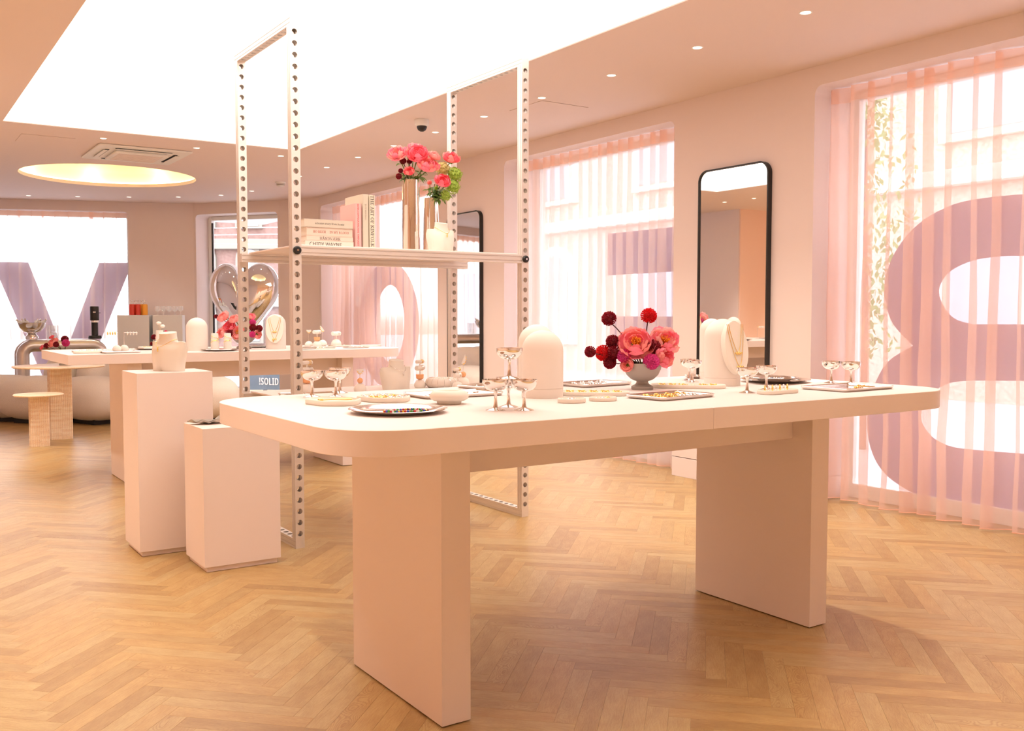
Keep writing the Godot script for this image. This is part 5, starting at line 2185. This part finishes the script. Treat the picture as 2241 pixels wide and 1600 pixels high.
func rack_shelves() -> void:
	var sy := 1.6425
	var z := -5.17
	var at := func(px: float, zz: float) -> Vector3:
		var v := on_z(px, 560, zz)
		return Vector3(v.x, sy, zz)
	# stack of four, from the shelf upwards
	var xl: float = at.call(671, z).x
	var xr: float = at.call(773, z).x
	var w := xr - xl
	var y := sy
	book(Vector3((xl + xr) / 2 - 0.002, y, z), Vector3(w + 0.01, 0.040, 0.23), lin(0.84, 0.74, 0.63), "cream book with handwritten black lettering at the bottom of the stack", "CHIDY WAYNE", lin(0.03, 0.03, 0.03), false, 0.022, false, 0.42)
	y += 0.0402
	book(Vector3((xl + xr) / 2, y, z), Vector3(w, 0.026, 0.22), lin(0.82, 0.64, 0.53), "thin pinkish book with a dark serif title second from the bottom", "HÅNDVÆRK", lin(0.10, 0.08, 0.07), false, 0.015, true, 0.5)
	y += 0.0262
	book(Vector3((xl + xr) / 2, y, z - 0.003), Vector3(w - 0.004, 0.048, 0.22), lin(0.78, 0.61, 0.50), "thick pink beige book with red serif lettering in the stack", "BO BECH     IN MY BLOOD", lin(0.42, 0.09, 0.05), false, 0.0125, true, 0.53)
	y += 0.0482
	book(Vector3((xl + xr) / 2 - 0.008, y, z + 0.004), Vector3(w + 0.012, 0.045, 0.24), lin(0.64, 0.56, 0.45), "grey beige book with small typewriter title topmost of the stack", "a home away from home", lin(0.12, 0.10, 0.08), false, 0.0105, true, 0.52)
	# three standing
	var zz := -5.2
	book(at.call(784.5, zz), Vector3(0.041, 0.268, 0.21), lin(0.90, 0.46, 0.43), "pink upright book with red spine lettering", "SOFIA COPPOLA ARCHIVE 1999-2023", lin(0.62, 0.05, 0.07), true, 0.0105, false, 0.46)
	book(at.call(800.8, zz), Vector3(0.036, 0.325, 0.25), lin(0.66, 0.58, 0.46), "tall grey beige upright book between pink and ivory ones", "SOFT MINIMAL", lin(0.42, 0.36, 0.28), true, 0.009, true, 0.32)
	book(at.call(815.2, zz), Vector3(0.035, 0.322, 0.25), lin(0.80, 0.71, 0.56), "tall ivory upright book with a black serif title", "THE ART OF KINFOLK", lin(0.02, 0.02, 0.02), true, 0.020, true, 0.47)
	# busts
	bust(at.call(966, -5.16), 0.205, on_z(966, 488, -5.16).y - sy, 0.15, "ivory bust with a fine gold chain beside the chrome vases", M.gold)
	bust(at.call(708, -5.62), 0.19, on_z(708, 484, -5.62).y - sy, -0.1, "ivory bust half hidden behind the stacked books")
	# chrome vases
	for q in [[900.0, -5.30, 394.0, 0.057, 0.052, "tall chrome cylinder vase of pink peonies"], [944.0, -5.46, 434.0, 0.056, 0.044, "shorter chrome vase of peony and green hydrangea"]]:
		var p: Vector3 = at.call(q[0], q[1])
		var h: float = on_z(q[0], q[2], q[1]).y - sy
		var v := MB.new()
		v.lathe([Vector2(0, 0), Vector2(q[3] - 0.002, 0), Vector2(q[3], 0.002), Vector2(q[4], h - 0.001), Vector2(q[4] - 0.002, h), Vector2(q[4] - 0.003, h - 0.002), Vector2(q[3] - 0.004, 0.004), Vector2(0, 0.004)], 48)
		single("chrome_vase", v.mesh(), M.mirror, q[5], "vase", p, 0.0, "chrome vases on the rack")
	var pk := [M.petal_pink, M.petal_pale]
	var pk3 := [M.petal_pink, M.petal_pale, M.petal_coral]
	var r1: Vector3 = at.call(900, -5.30)
	r1.y = on_z(900, 394, -5.30).y - 0.03
	bouquet(r1, [
		["peony", 867, 333, 19, pk3, 0.05, "pale pink peony leaning out farthest on its own stem", 2],
		["peony", 890, 327, 15, pk, -0.05, "pink peony behind the row of open blooms", 1],
		["peony", 915, 334, 21, [M.petal_pink, M.petal_rose, M.petal_pink], 0.07, "ruffled pink peony in the middle of the chrome vase", 1],
		["peony", 907, 320, 15, pk, -0.03, "pink peony highest above the chrome vase", 0],
		["peony", 934, 358, 22, [M.petal_coral, M.petal_pink], 0.06, "broad coral peony below the ruffled one", 2],
		["peony", 950, 361, 15, [M.petal_coral, M.petal_pink], 0.02, "coral peony touching the straw coloured hydrangea", 1],
		["peony", 951, 340, 15, [M.petal_coral, M.petal_pale], 0.0, "coral peony seen from behind with pale green sepals", 1],
		["peony", 896, 374, 12, [M.petal_rose, M.petal_coral], 0.08, "coral peony bud low over the vase rim", 1],
		["dahlia", 882, 353, 8.5, [M.petal_wine], 0.02, "small wine red dahlia under the leaning peony", 0],
		["dahlia", 896, 354, 7, [M.petal_wine], 0.0, "small wine red dahlia between the pink peonies", 0],
		["dahlia", 873, 386, 7.5, [M.petal_wine], 0.05, "small wine red dahlia drooping beside the vase rim", 1],
		["dahlia", 877, 374, 6, [M.petal_wine], 0.03, "little wine red dahlia above the drooping one", 1],
		["leafy_sprig", 884, 372, 10, [M.leaf], 0.05, "leafy green sprig fanning out under the leaning peony", 9],
		["leafy_sprig", 925, 378, 10, [M.leaf], 0.03, "leafy green sprig filling the gap under the broad coral peony", 10],
	], "flowers in the taller chrome vase")
	var r2: Vector3 = at.call(944, -5.46)
	r2.y = on_z(944, 434, -5.46).y - 0.03
	bouquet(r2, [
		["peony", 988, 344, 20, [M.petal_rose, M.petal_coral], 0.0, "deep coral peony with green sepals against the rack post", 3],
		["peony", 969, 395, 18, [M.petal_rose, M.petal_pink], 0.10, "deep pink peony facing out before the green hydrangea", 2],
		["hydrangea", 969, 370, 15, [M.petal_straw], 0.03, "straw coloured hydrangea head under the deep coral peony", 1],
		["hydrangea", 994, 383, 17, [M.petal_green], 0.0, "lime green hydrangea head beside the rack post", 1],
		["hydrangea", 990, 409, 16, [M.petal_green], 0.02, "lime green hydrangea head in the middle of three", 2],
		["hydrangea", 975, 428, 12, [M.petal_green], 0.05, "small lime green hydrangea head hanging lowest", 2],
		["dahlia", 940, 400, 6, [M.petal_coral], 0.03, "tiny coral dahlia among the dark leaves", 3],
		["dahlia", 955, 412, 5, [M.petal_green], 0.06, "tiny green dahlia bud among the dark leaves", 3],
		["leafy_sprig", 952, 398, 10, [M.leaf], 0.04, "dense dark green sprig under the straw coloured hydrangea", 12],
		["leafy_sprig", 968, 425, 10, [M.leaf], 0.07, "dark green sprig hanging beside the small hydrangea", 12],
		["leafy_sprig", 975, 405, 10, [M.leaf], 0.02, "dark green sprig behind the deep pink peony", 10],
	], "flowers in the shorter chrome vase")
	# lower shelf
	var ly := 0.7975
	var lo := func(px: float, zz2: float) -> Vector3:
		var v := on_z(px, 850, zz2)
		return Vector3(v.x, ly, zz2)
	bust(lo.call(868, -5.35), 0.235, on_z(868, 788, -5.35).y - ly, 0.25, "ivory bust with a silver choker on the lower rack shelf", M.silver)
	earring_stand(lo.call(788, -5.30), on_z(788, 808, -5.30).y - ly, 1.25, 0.5, "fan shaped earring stand with a peach ball beside the choker bust")
	bracelet_stand(lo.call(672, -5.45), 1.3, 0.55, "bracelet stand with a peach cup on the end of the lower shelf", true, 2)
	bracelet_stand(lo.call(919, -5.45), 1.2, 0.55, "bracelet stand with a peach cup behind the choker bust", true, 2)
	bracelet_stand(lo.call(1001, -5.22), 1.1, 0.55, "two bar bracelet stand between the bangle roll and the peach ball", false, 2)
	earring_stand(lo.call(1014, -5.4), on_z(1014, 786, -5.4).y - ly, 1.35, 0.5, "slanted earring fan with a peach ball near the far post", true, 0.9)
	var t := thing("bangle_roll", "fat cream ring roll wrapped with silver bracelets on the lower shelf", "display stand", lo.call(968, -5.40))
	var p := []
	for i in 40:
		p.append(Vector3(cos(TAU * i / 40) * 0.078, 0.032, sin(TAU * i / 40) * 0.078))
	var rm := MB.new()
	rm.loop_tube(p, 0.030, 20)
	part(t, "roll", rm.mesh(), M.stand)
	for k in 16:
		var a := TAU * k / 16
		var q := []
		for j in 16:
			var c := cos(TAU * j / 16) * 0.0312
			q.append(Vector3(cos(a) * (0.078 + c), 0.032 + sin(TAU * j / 16) * 0.0312, sin(a) * (0.078 + c)))
		var bm := MB.new()
		bm.loop_tube(q, 0.0011, 5)
		part(t, "bracelet", bm.mesh(), M.silver)
	steel_tray(lo.call(715, -5.25), 0.22, 0.16, 0.2, "steel tray on the lower shelf behind the coupes", "steel trays on the lower rack shelf")
	steel_tray(lo.call(640, -5.30), 0.16, 0.14, -0.3, "small steel tray at the end of the lower shelf", "steel trays on the lower rack shelf")


# ---------------------------------------------------------------- far table
func T2(px: float, py: float) -> Vector3:
	return on_y(px, py, TOP2)


func far_table() -> void:
	# depth on the far table is set across its width; pixels give the direction
	var F := func(px: float, z: float) -> Vector3:
		var v := on_z(px, 770, z)
		return Vector3(v.x, TOP2, z)
	var p: Vector3
	p = F.call(262, -7.62)
	steel_tray(p, 0.27, 0.17, 0.1, "steel tray with two pale balls on the far table", "steel trays on the far table")
	for q in [[-0.02, 0.0], [0.035, -0.01]]:
		var b := MB.new()
		b.lathe([Vector2(0, 0), Vector2(0.018, 0), Vector2(0.030, 0.014), Vector2(0.032, 0.026), Vector2(0.026, 0.044), Vector2(0.013, 0.054), Vector2(0, 0.056)], 28, Transform3D.IDENTITY, 70.0)
		single("display_ball", b.mesh(), M.stand, "pale round display ball on the far table's steel tray", "display ball", p + Vector3(q[0], 0.003, q[1]), 0.0, "pale balls on the far table tray")
	for q in [[259.0, 246.0, M.gold, "wire stand holding a row of gold rings"], [272.0, 286.0, M.stand, "wire stand holding a row of pale rings"]]:
		var zs: float = -7.95 if q[2] == M.gold else -7.82
		var a: Vector3 = F.call(q[0], zs)
		var e := on_z(q[1], 728, zs)
		var t := thing("ring_wire_stand", q[3] + " on the far table", "display stand", a, 0.0, "bent wire ring stands")
		var w := MB.new()
		w.lathe([Vector2(0, 0), Vector2(0.03, 0), Vector2(0.03, 0.003), Vector2(0, 0.004)], 24)
		w.tube([Vector3(0, 0.003, 0), Vector3(0, e.y - TOP2, 0), Vector3((e.x - a.x) * 2, e.y - TOP2, 0)], 0.0016, 6)
		part(t, "wire", w.mesh(), M.silver)
		for i in 4:
			var rr := MB.new()
			var pp := []
			for j in 14:
				pp.append(Vector3(0, cos(TAU * j / 14) * 0.009, sin(TAU * j / 14) * 0.009))
			rr.loop_tube(pp, 0.004, 6)
			part(t, "ring", rr.mesh(), q[2], xf(Vector3((e.x - a.x) * (0.5 + 0.45 * i), e.y - TOP2 - 0.006, 0)))
	p = F.call(195, -7.95)
	steel_tray(p, 0.24, 0.15, 0.0, "steel tray of gold pieces at the far table's square end", "steel trays on the far table")
	jewels_on(p + Vector3(0, 0.003, 0), 0.16, 0.08, 0.0, [["heap", M.gold, 3]], "the tray at the far table's square end")
	p = F.call(192, -7.66)
	cream_tray(p, rrect(0.2, 0.1, 0.045), 0.016, 0.0, "cream oblong tray before the steel one at the square end")
	p = F.call(322, -8.2)
	steel_plate(p, 0.10, "round steel plate under a cream dish on the far table")
	var d := MB.new()
	d.lathe([Vector2(0, 0), Vector2(0.055, 0), Vector2(0.07, 0.012), Vector2(0.066, 0.024), Vector2(0.05, 0.02), Vector2(0, 0.016)], 36, Transform3D.IDENTITY, 60.0)
	single("cream_dish", d.mesh(), M.ivory, "puffy cream dish of gold hoops on the far table", "dish", p + Vector3(0, 0.003, 0))
	jewels_on(p + Vector3(0, 0.020, 0), 0.07, 0.06, 0.0, [["heap", M.gold, 2]], "the puffy dish on the far table")
	# cluster behind the pedestal bust: small stand with two shell earrings and a few blooms
	p = F.call(350, -8.35)
	var es := thing("shell_earring_stand", "cream tapered stand with two shell earrings on wires", "display stand", p)
	var cb := MB.new()
	cb.lathe([Vector2(0, 0), Vector2(0.036, 0), Vector2(0.028, 0.155), Vector2(0, 0.155)], 28)
	part(es, "cone", cb.mesh(), M.stand)
	for q in [[-0.005, 0.215], [0.024, 0.19]]:
		var sw := MB.new()
		sw.tube([Vector3(0, 0.153, 0), Vector3(q[0], q[1], 0)], 0.0012, 5)
		part(es, "wire", sw.mesh(), M.gold)
		var sh := MB.new()
		sh.ball(Vector3(q[0], q[1], 0), Vector3(0.022, 0.014, 0.016), 14, 10)
		part(es, "shell", sh.mesh(), M.ivory)
	var fr: Vector3 = F.call(342, -8.50)
	flower_bowl(fr, 0.55, "small grey bowl of dark red blooms behind the shell earrings")
	bouquet(fr + Vector3(0, 0.05, 0), [
		["dahlia", 337, 738, 7, [M.petal_wine], 0.0, "wine red dahlia peeking out beside the pedestal bust", 0],
		["dahlia", 333, 752, 5, [M.petal_wine], 0.03, "little wine red dahlia low beside the pedestal bust", 0],
		["peony", 346, 740, 6, [M.petal_coral, M.petal_coral], 0.03, "small orange peony behind the shell earring stand", 0],
		["peony", 364, 726, 4, [M.petal_rose, M.petal_magenta], 0.0, "tiny magenta peony bud above the pedestal bust", 0],
	], "blooms behind the pedestal bust")
	# domes
	dome_stand(F.call(431.5, -7.80), 0.083, 0.262, 2.6, "plain cream dome stand on the far table", false)
	dome_stand(F.call(604, -7.80), 0.083, 0.290, -0.45, "cream dome stand with two gold chains on the far table", true, 2)
	# cones with bracelets
	p = F.call(482, -7.60)
	steel_plate(p, 0.15, "round steel plate under two wrapped cones on the far table")
	for k in 2:
		var c := thing("bracelet_cone", "cream cone wrapped in gold bracelets, %s the flower bowl" % ["farther from", "nearer to"][k], "display stand", p + Vector3(-0.035 + 0.095 * k, 0.003, -0.02 + 0.02 * k), 0.0, "cream cones wrapped in gold")
		var cm := MB.new()
		cm.lathe([Vector2(0, 0), Vector2(0.032, 0), Vector2(0.0335, 0.002), Vector2(0.0255, 0.135), Vector2(0.024, 0.137), Vector2(0, 0.138)], 32)
		part(c, "cone", cm.mesh(), M.stand)
		for i in 4:
			var pp := []
			var yy := 0.065 + 0.014 * i
			for j in 24:
				var a := TAU * j / 24
				var y2 := yy + 0.012 * sin(a + i * 1.4)
				pp.append(Vector3(cos(a) * (0.0345 - y2 * 0.058), y2, sin(a) * (0.0345 - y2 * 0.058)))
			var lm := MB.new()
			lm.loop_tube(pp, 0.0016, 5)
			part(c, "bracelet", lm.mesh(), M.gold)
	# flowers
	p = F.call(534, -7.92)
	flower_bowl(p, 1.35, "large grey footed bowl of peonies on the far table")
	bouquet(p + Vector3(0, 0.125, 0), [
		["peony", 488, 692, 15, [M.petal_pale, M.petal_coral], 0.03, "pale coral peony standing highest over the far bowl", 1],
		["peony", 512, 697, 13, [M.petal_pale, M.petal_pale], 0.05, "pale peach peony beside the rack post", 1],
		["peony", 550, 692, 10, pkk(), 0.0, "pink peony glimpsed past the rack post", 0],
		["peony", 501, 714, 13, [M.petal_rose, M.petal_pink, M.petal_rose], 0.07, "bright rose peony in the heart of the far bouquet", 1],
		["peony", 484, 728, 13, [M.petal_coral, M.petal_pale], 0.06, "coral peony drooping over the two cones", 1],
		["peony", 520, 727, 14, [M.petal_pale, M.petal_coral, M.petal_yellow], 0.10, "open pale peony with a yellow heart on the far bowl", 0],
		["peony", 563, 731, 11, [M.petal_coral, M.petal_pale], 0.06, "coral peony low beside the chain dome", 1],
		["dahlia", 503, 729, 9, [M.petal_wine], 0.09, "wine red dahlia behind the wrapped cones", 0],
		["dahlia", 554, 718, 9, [M.petal_wine], 0.06, "wine red dahlia just past the rack post", 0],
		["dahlia", 567, 719, 8.5, [M.petal_wine], 0.04, "wine red dahlia reaching towards the chain dome", 0],
		["dahlia", 553, 706, 8, [M.petal_magenta], 0.04, "magenta dahlia high past the rack post", 0],
		["dahlia", 552, 732, 7.5, [M.petal_magenta], 0.09, "magenta dahlia low past the rack post", 0],
		["dahlia", 473, 693, 5.5, [M.petal_wine], 0.0, "small wine red dahlia behind the highest pale peony", 0],
	], "flowers in the far bowl")
	# earring corner
	p = F.call(676, -7.62)
	steel_tray(p, 0.24, 0.15, 0.0, "steel tray of gold bangles on the far table", "steel trays on the far table")
	jewels_on(p + Vector3(0.02, 0.003, 0), 0.17, 0.07, 0.0, [["bangle", M.gold, 2]], "the bangle tray on the far table")
	p = F.call(700, -7.92)
	steel_tray(p, 0.25, 0.18, 0.1, "steel tray under the earring stands on the far table", "steel trays on the far table")
	bracelet_stand(F.call(694, -7.92) + Vector3(0, 0.003, 0), 1.25, 0.5, "far table stand with a tall peach cup", true, 1)
	earring_stand(F.call(706, -8.12), on_z(706, 718, -8.12).y - TOP2, 1.35, 0.5, "slanted earring fan on a pale ball, far table", false, -0.7)
	earring_stand(F.call(676, -8.0), on_z(676, 722, -8.0).y - TOP2, 1.2, 0.5, "level earring fan on a pale ball, far table", false)
	p = F.call(736, -8.10)
	steel_tray(p, 0.24, 0.15, 0.0, "steel tray under the fat bracelet roll on the far table", "steel trays on the far table")
	bracelet_stand(p + Vector3(0, 0.003, 0), 1.45, 0.5, "fat bracelet roll on a pale ball, far table", false, 1)
	p = F.call(779, -7.66)
	steel_tray(p, 0.21, 0.14, 0.1, "steel tray of silver pieces near the far table's rounded end", "steel trays on the far table")
	jewels_on(p + Vector3(0, 0.003, 0), 0.12, 0.06, 0.1, [["heap", M.silver, 2]], "the tray by the far table's rounded end")
	p = F.call(812, -8.0)
	cream_tray(p, rrect(0.19, 0.10, 0.045), 0.014, 0.0, "cream oblong tray at the far table's rounded end")
	p = F.call(712, -7.55)
	cream_tray(p, rrect(0.17, 0.07, 0.03), 0.010, 0.0, "low cream tray at the far table's front edge")
	p = F.call(566, -8.28)
	steel_plate(p, 0.16, "round steel plate behind the flower bowl on the far table")


func pkk() -> Array:
	return [M.petal_pink, M.petal_pale]


# ---------------------------------------------------------------- pedestals, console, counters
func pedestal_goods() -> void:
	bust(Vector3(1.345, 0.9605, -5.38), 0.25, 0.206, -1.1, "ivory bust with a gold chain on the taller pedestal", M.gold)
	var t := thing("shell_dish", "white ruffled shell dish on the shorter pedestal", "dish", Vector3(1.45, 0.7105, -4.93), 0.5)
	var rings := []
	for i in 8:
		var v := i / 7.0
		var r := PackedVector3Array()
		for j in 49:
			var a := -PI * 0.62 + PI * 1.24 * j / 48.0
			var q := 0.012 + 0.105 * v
			r.append(Vector3(sin(a) * q, 0.004 + 0.018 * v * v + 0.006 * v * sin(a * 11.0), cos(a) * q * 0.9 - 0.03))
		rings.append(r)
	var skin := []
	for r in rings:
		var q: PackedVector3Array = r.duplicate()
		for j in range(r.size() - 1, -1, -1):
			q.append(r[j] - Vector3(0, 0.003, 0))
		skin.append(q)
	var mb := MB.new()
	mb.loft(skin, true, true, true, 60.0)
	part(t, "shell", mb.mesh(), M.ivory)


func bottle_mesh(h: float, r: float) -> ArrayMesh:
	var b := MB.new()
	b.lathe([Vector2(0, 0), Vector2(r - 0.004, 0), Vector2(r, 0.005), Vector2(r, h * 0.66), Vector2(r * 0.8, h * 0.77), Vector2(r * 0.42, h * 0.84), Vector2(r * 0.40, h * 0.90)], 24, Transform3D.IDENTITY, 50.0)
	return b.mesh()


func drinks() -> void:
	# juice bottles and glasses on the counter blocks
	var top := 1.2625
	var jn := 0
	for q in [[289, 0.0, 0], [295, 0.09, 0], [302, 0.02, 0], [311, 0.10, 1], [317.5, 0.04, 1]]:
		var base := on_plane(q[0], 692, seg_b1 * Vector3(0, 0, -0.34 + q[1]), seg_b1.basis.z)
		var t := thing("juice_bottle", ["red", "amber"][q[2]] + " juice bottle in clear glass on the counter block", "bottle", Vector3(base.x, top, base.z), 0.0, "juice bottles on the counter")
		var jb := MB.new()
		jb.lathe([Vector2(0, 0), Vector2(0.034, 0), Vector2(0.038, 0.004), Vector2(0.038, 0.135), Vector2(0.033, 0.155), Vector2(0, 0.157)], 24)
		part(t, "juice", jb.mesh(), M.juice_red if q[2] == 0 else M.juice_amber)
		var gb := MB.new()
		gb.lathe([Vector2(0.0335, 0.156), Vector2(0.024, 0.172), Vector2(0.017, 0.182), Vector2(0.0155, 0.196)], 20)
		part(t, "glass_shoulder", gb.mesh(), M.glass)
		var neck := MB.new()
		neck.lathe([Vector2(0.0165, 0.194), Vector2(0.0175, 0.196), Vector2(0.0175, 0.212), Vector2(0, 0.213)], 20)
		part(t, "cap", neck.mesh(), M.steel)
		jn += 1
	var g := MB.new()
	g.lathe([Vector2(0, 0), Vector2(0.030, 0.0), Vector2(0.030, 0.002), Vector2(0.006, 0.005), Vector2(0.004, 0.05), Vector2(0.018, 0.058), Vector2(0.033, 0.078), Vector2(0.035, 0.105), Vector2(0.031, 0.13), Vector2(0.030, 0.13), Vector2(0.034, 0.105), Vector2(0.032, 0.079), Vector2(0.017, 0.060), Vector2(0.0, 0.057)], 24)
	var gm := g.mesh()
	for i in 10:
		var s := 0.17 + 0.078 * (i % 5)
		var at := seg_b1 * Vector3(s, 0, -0.42 + 0.12 * (i / 5))
		single("wine_glass", gm, M.glass, "clear stemmed glass in the cluster on the counter block", "glass", Vector3(at.x, top, at.z), 0.0, "stemmed glasses on the counter")
	# console
	var z := -13.86
	var cy := on_z(50, 757, -13.75).y + 0.0785
	var C := func(px: float) -> Vector3:
		var v := on_z(px, 745, z)
		return Vector3(v.x, cy, z)
	var p: Vector3 = C.call(70)
	var t := thing("wine_cooler", "steel footed wine cooler bowl on the tube console", "bowl", p)
	var b := MB.new()
	b.lathe([Vector2(0, 0.075), Vector2(0.05, 0.078), Vector2(0.11, 0.105), Vector2(0.155, 0.16), Vector2(0.17, 0.215), Vector2(0.175, 0.218), Vector2(0.166, 0.216), Vector2(0.15, 0.165), Vector2(0.10, 0.115), Vector2(0, 0.09)], 48)
	part(t, "bowl_body", b.mesh(), M.steel)
	b = MB.new()
	b.lathe([Vector2(0, 0), Vector2(0.075, 0), Vector2(0.08, 0.03), Vector2(0.06, 0.06), Vector2(0.045, 0.082), Vector2(0, 0.082)], 36, Transform3D.IDENTITY, 60.0)
	part(t, "foot", b.mesh(), M.steel)
	for i in 6:
		var a := TAU * i / 6
		var o := thing("chilled_bottle", "small pale bottle leaning in the steel wine cooler", "bottle", p + Vector3(cos(a) * 0.05, 0.125, sin(a) * 0.05), 0.0, "bottles in the wine cooler")
		o.rotation = Vector3(sin(a) * 0.75, 0, -cos(a) * 0.75)
		part(o, "glass_body", bottle_mesh(0.19, 0.028), M.white)
		var cp := MB.new()
		cp.lathe([Vector2(0.0125, 0.168), Vector2(0.0135, 0.185), Vector2(0, 0.187)], 14)
		part(o, "cap", cp.mesh(), M.silver)
	var tm := MB.new()
	tm.lathe([Vector2(0, 0), Vector2(0.034, 0), Vector2(0.040, 0.09), Vector2(0.0385, 0.09), Vector2(0.0325, 0.005), Vector2(0, 0.004)], 24)
	var tmm := tm.mesh()
	for q in [[108, 0.04, 0], [108, 0.04, 1], [121, 0.04, 0], [121, 0.04, 1], [117, -0.06, 0], [117, -0.06, 1]]:
		var v: Vector3 = C.call(q[0])
		single("tumbler", tmm, M.glass, ["lower", "upper"][q[2]] + " clear tumbler in a stacked pair on the tube console", "glass", v + Vector3(0, 0.0915 * q[2], q[1]), 0.0, "stacked tumblers on the console")
	p = C.call(208)
	t = thing("soda_maker", "tall matt black soda maker on the tube console", "soda maker", p)
	b = MB.new()
	b.lathe([Vector2(0, 0), Vector2(0.082, 0), Vector2(0.084, 0.01), Vector2(0.078, 0.04), Vector2(0, 0.045)], 36)
	part(t, "base", b.mesh(), M.black)
	b = MB.new()
	b.lathe([Vector2(0, 0.04), Vector2(0.042, 0.04), Vector2(0.042, 0.22), Vector2(0, 0.22)], 30)
	part(t, "column", b.mesh(), M.black)
	b = MB.new()
	b.lathe([Vector2(0, 0.215), Vector2(0.05, 0.215), Vector2(0.053, 0.222), Vector2(0.053, 0.243), Vector2(0.05, 0.247), Vector2(0, 0.247)], 36)
	part(t, "collar", b.mesh(), M.silver)
	b = MB.new()
	b.lathe([Vector2(0, 0.245), Vector2(0.054, 0.245), Vector2(0.056, 0.248), Vector2(0.056, 0.425), Vector2(0.052, 0.432), Vector2(0, 0.433)], 36)
	var head := part(t, "head", b.mesh(), M.black)
	b = MB.new()
	b.tube([Vector3(0.05, 0.345, 0), Vector3(0.075, 0.345, 0)], 0.005, 8)
	part(head, "lever", b.mesh(), M.black)
	b = MB.new()
	b.box(Vector3(-0.012, 0.355, 0.0545), Vector3(0.034, 0.014, 0.004), 0.001)
	part(head, "badge", b.mesh(), M.silver)
	# flower bowl on the larger travertine table
	var fb := Vector3(1.605, 0.7505, -10.75) + Vector3(0.05, 0, 0.03)
	flower_bowl(fb, 1.25, "dark footed bowl of coral blooms on the larger travertine table")
	bouquet(fb + Vector3(0, 0.11, 0), [
		["peony", 116, 749, 13, [M.petal_coral, M.petal_pale], 0.04, "coral peony over the travertine table bowl", 1],
		["dahlia", 123, 754, 7, [M.petal_wine], 0.13, "wine red dahlia before the coral peony on the travertine table", 0],
		["dahlia", 142, 743, 9, [M.petal_wine], 0.03, "larger wine red dahlia above the magenta one", 0],
		["dahlia", 144, 751, 9, [M.petal_magenta], 0.08, "magenta dahlia on the travertine table", 0],
		["dahlia", 102, 757, 7, [M.petal_wine], 0.05, "wine red dahlia low on the window side", 0],
		["peony", 113, 737, 6, [M.petal_pink, M.petal_rose], 0.0, "small pink peony bud sticking up over the travertine table", 0],
		["peony", 91, 760, 6, [M.petal_pink, M.petal_rose], 0.03, "small pink peony bud sticking out sideways", 0],
	], "flowers on the travertine table")
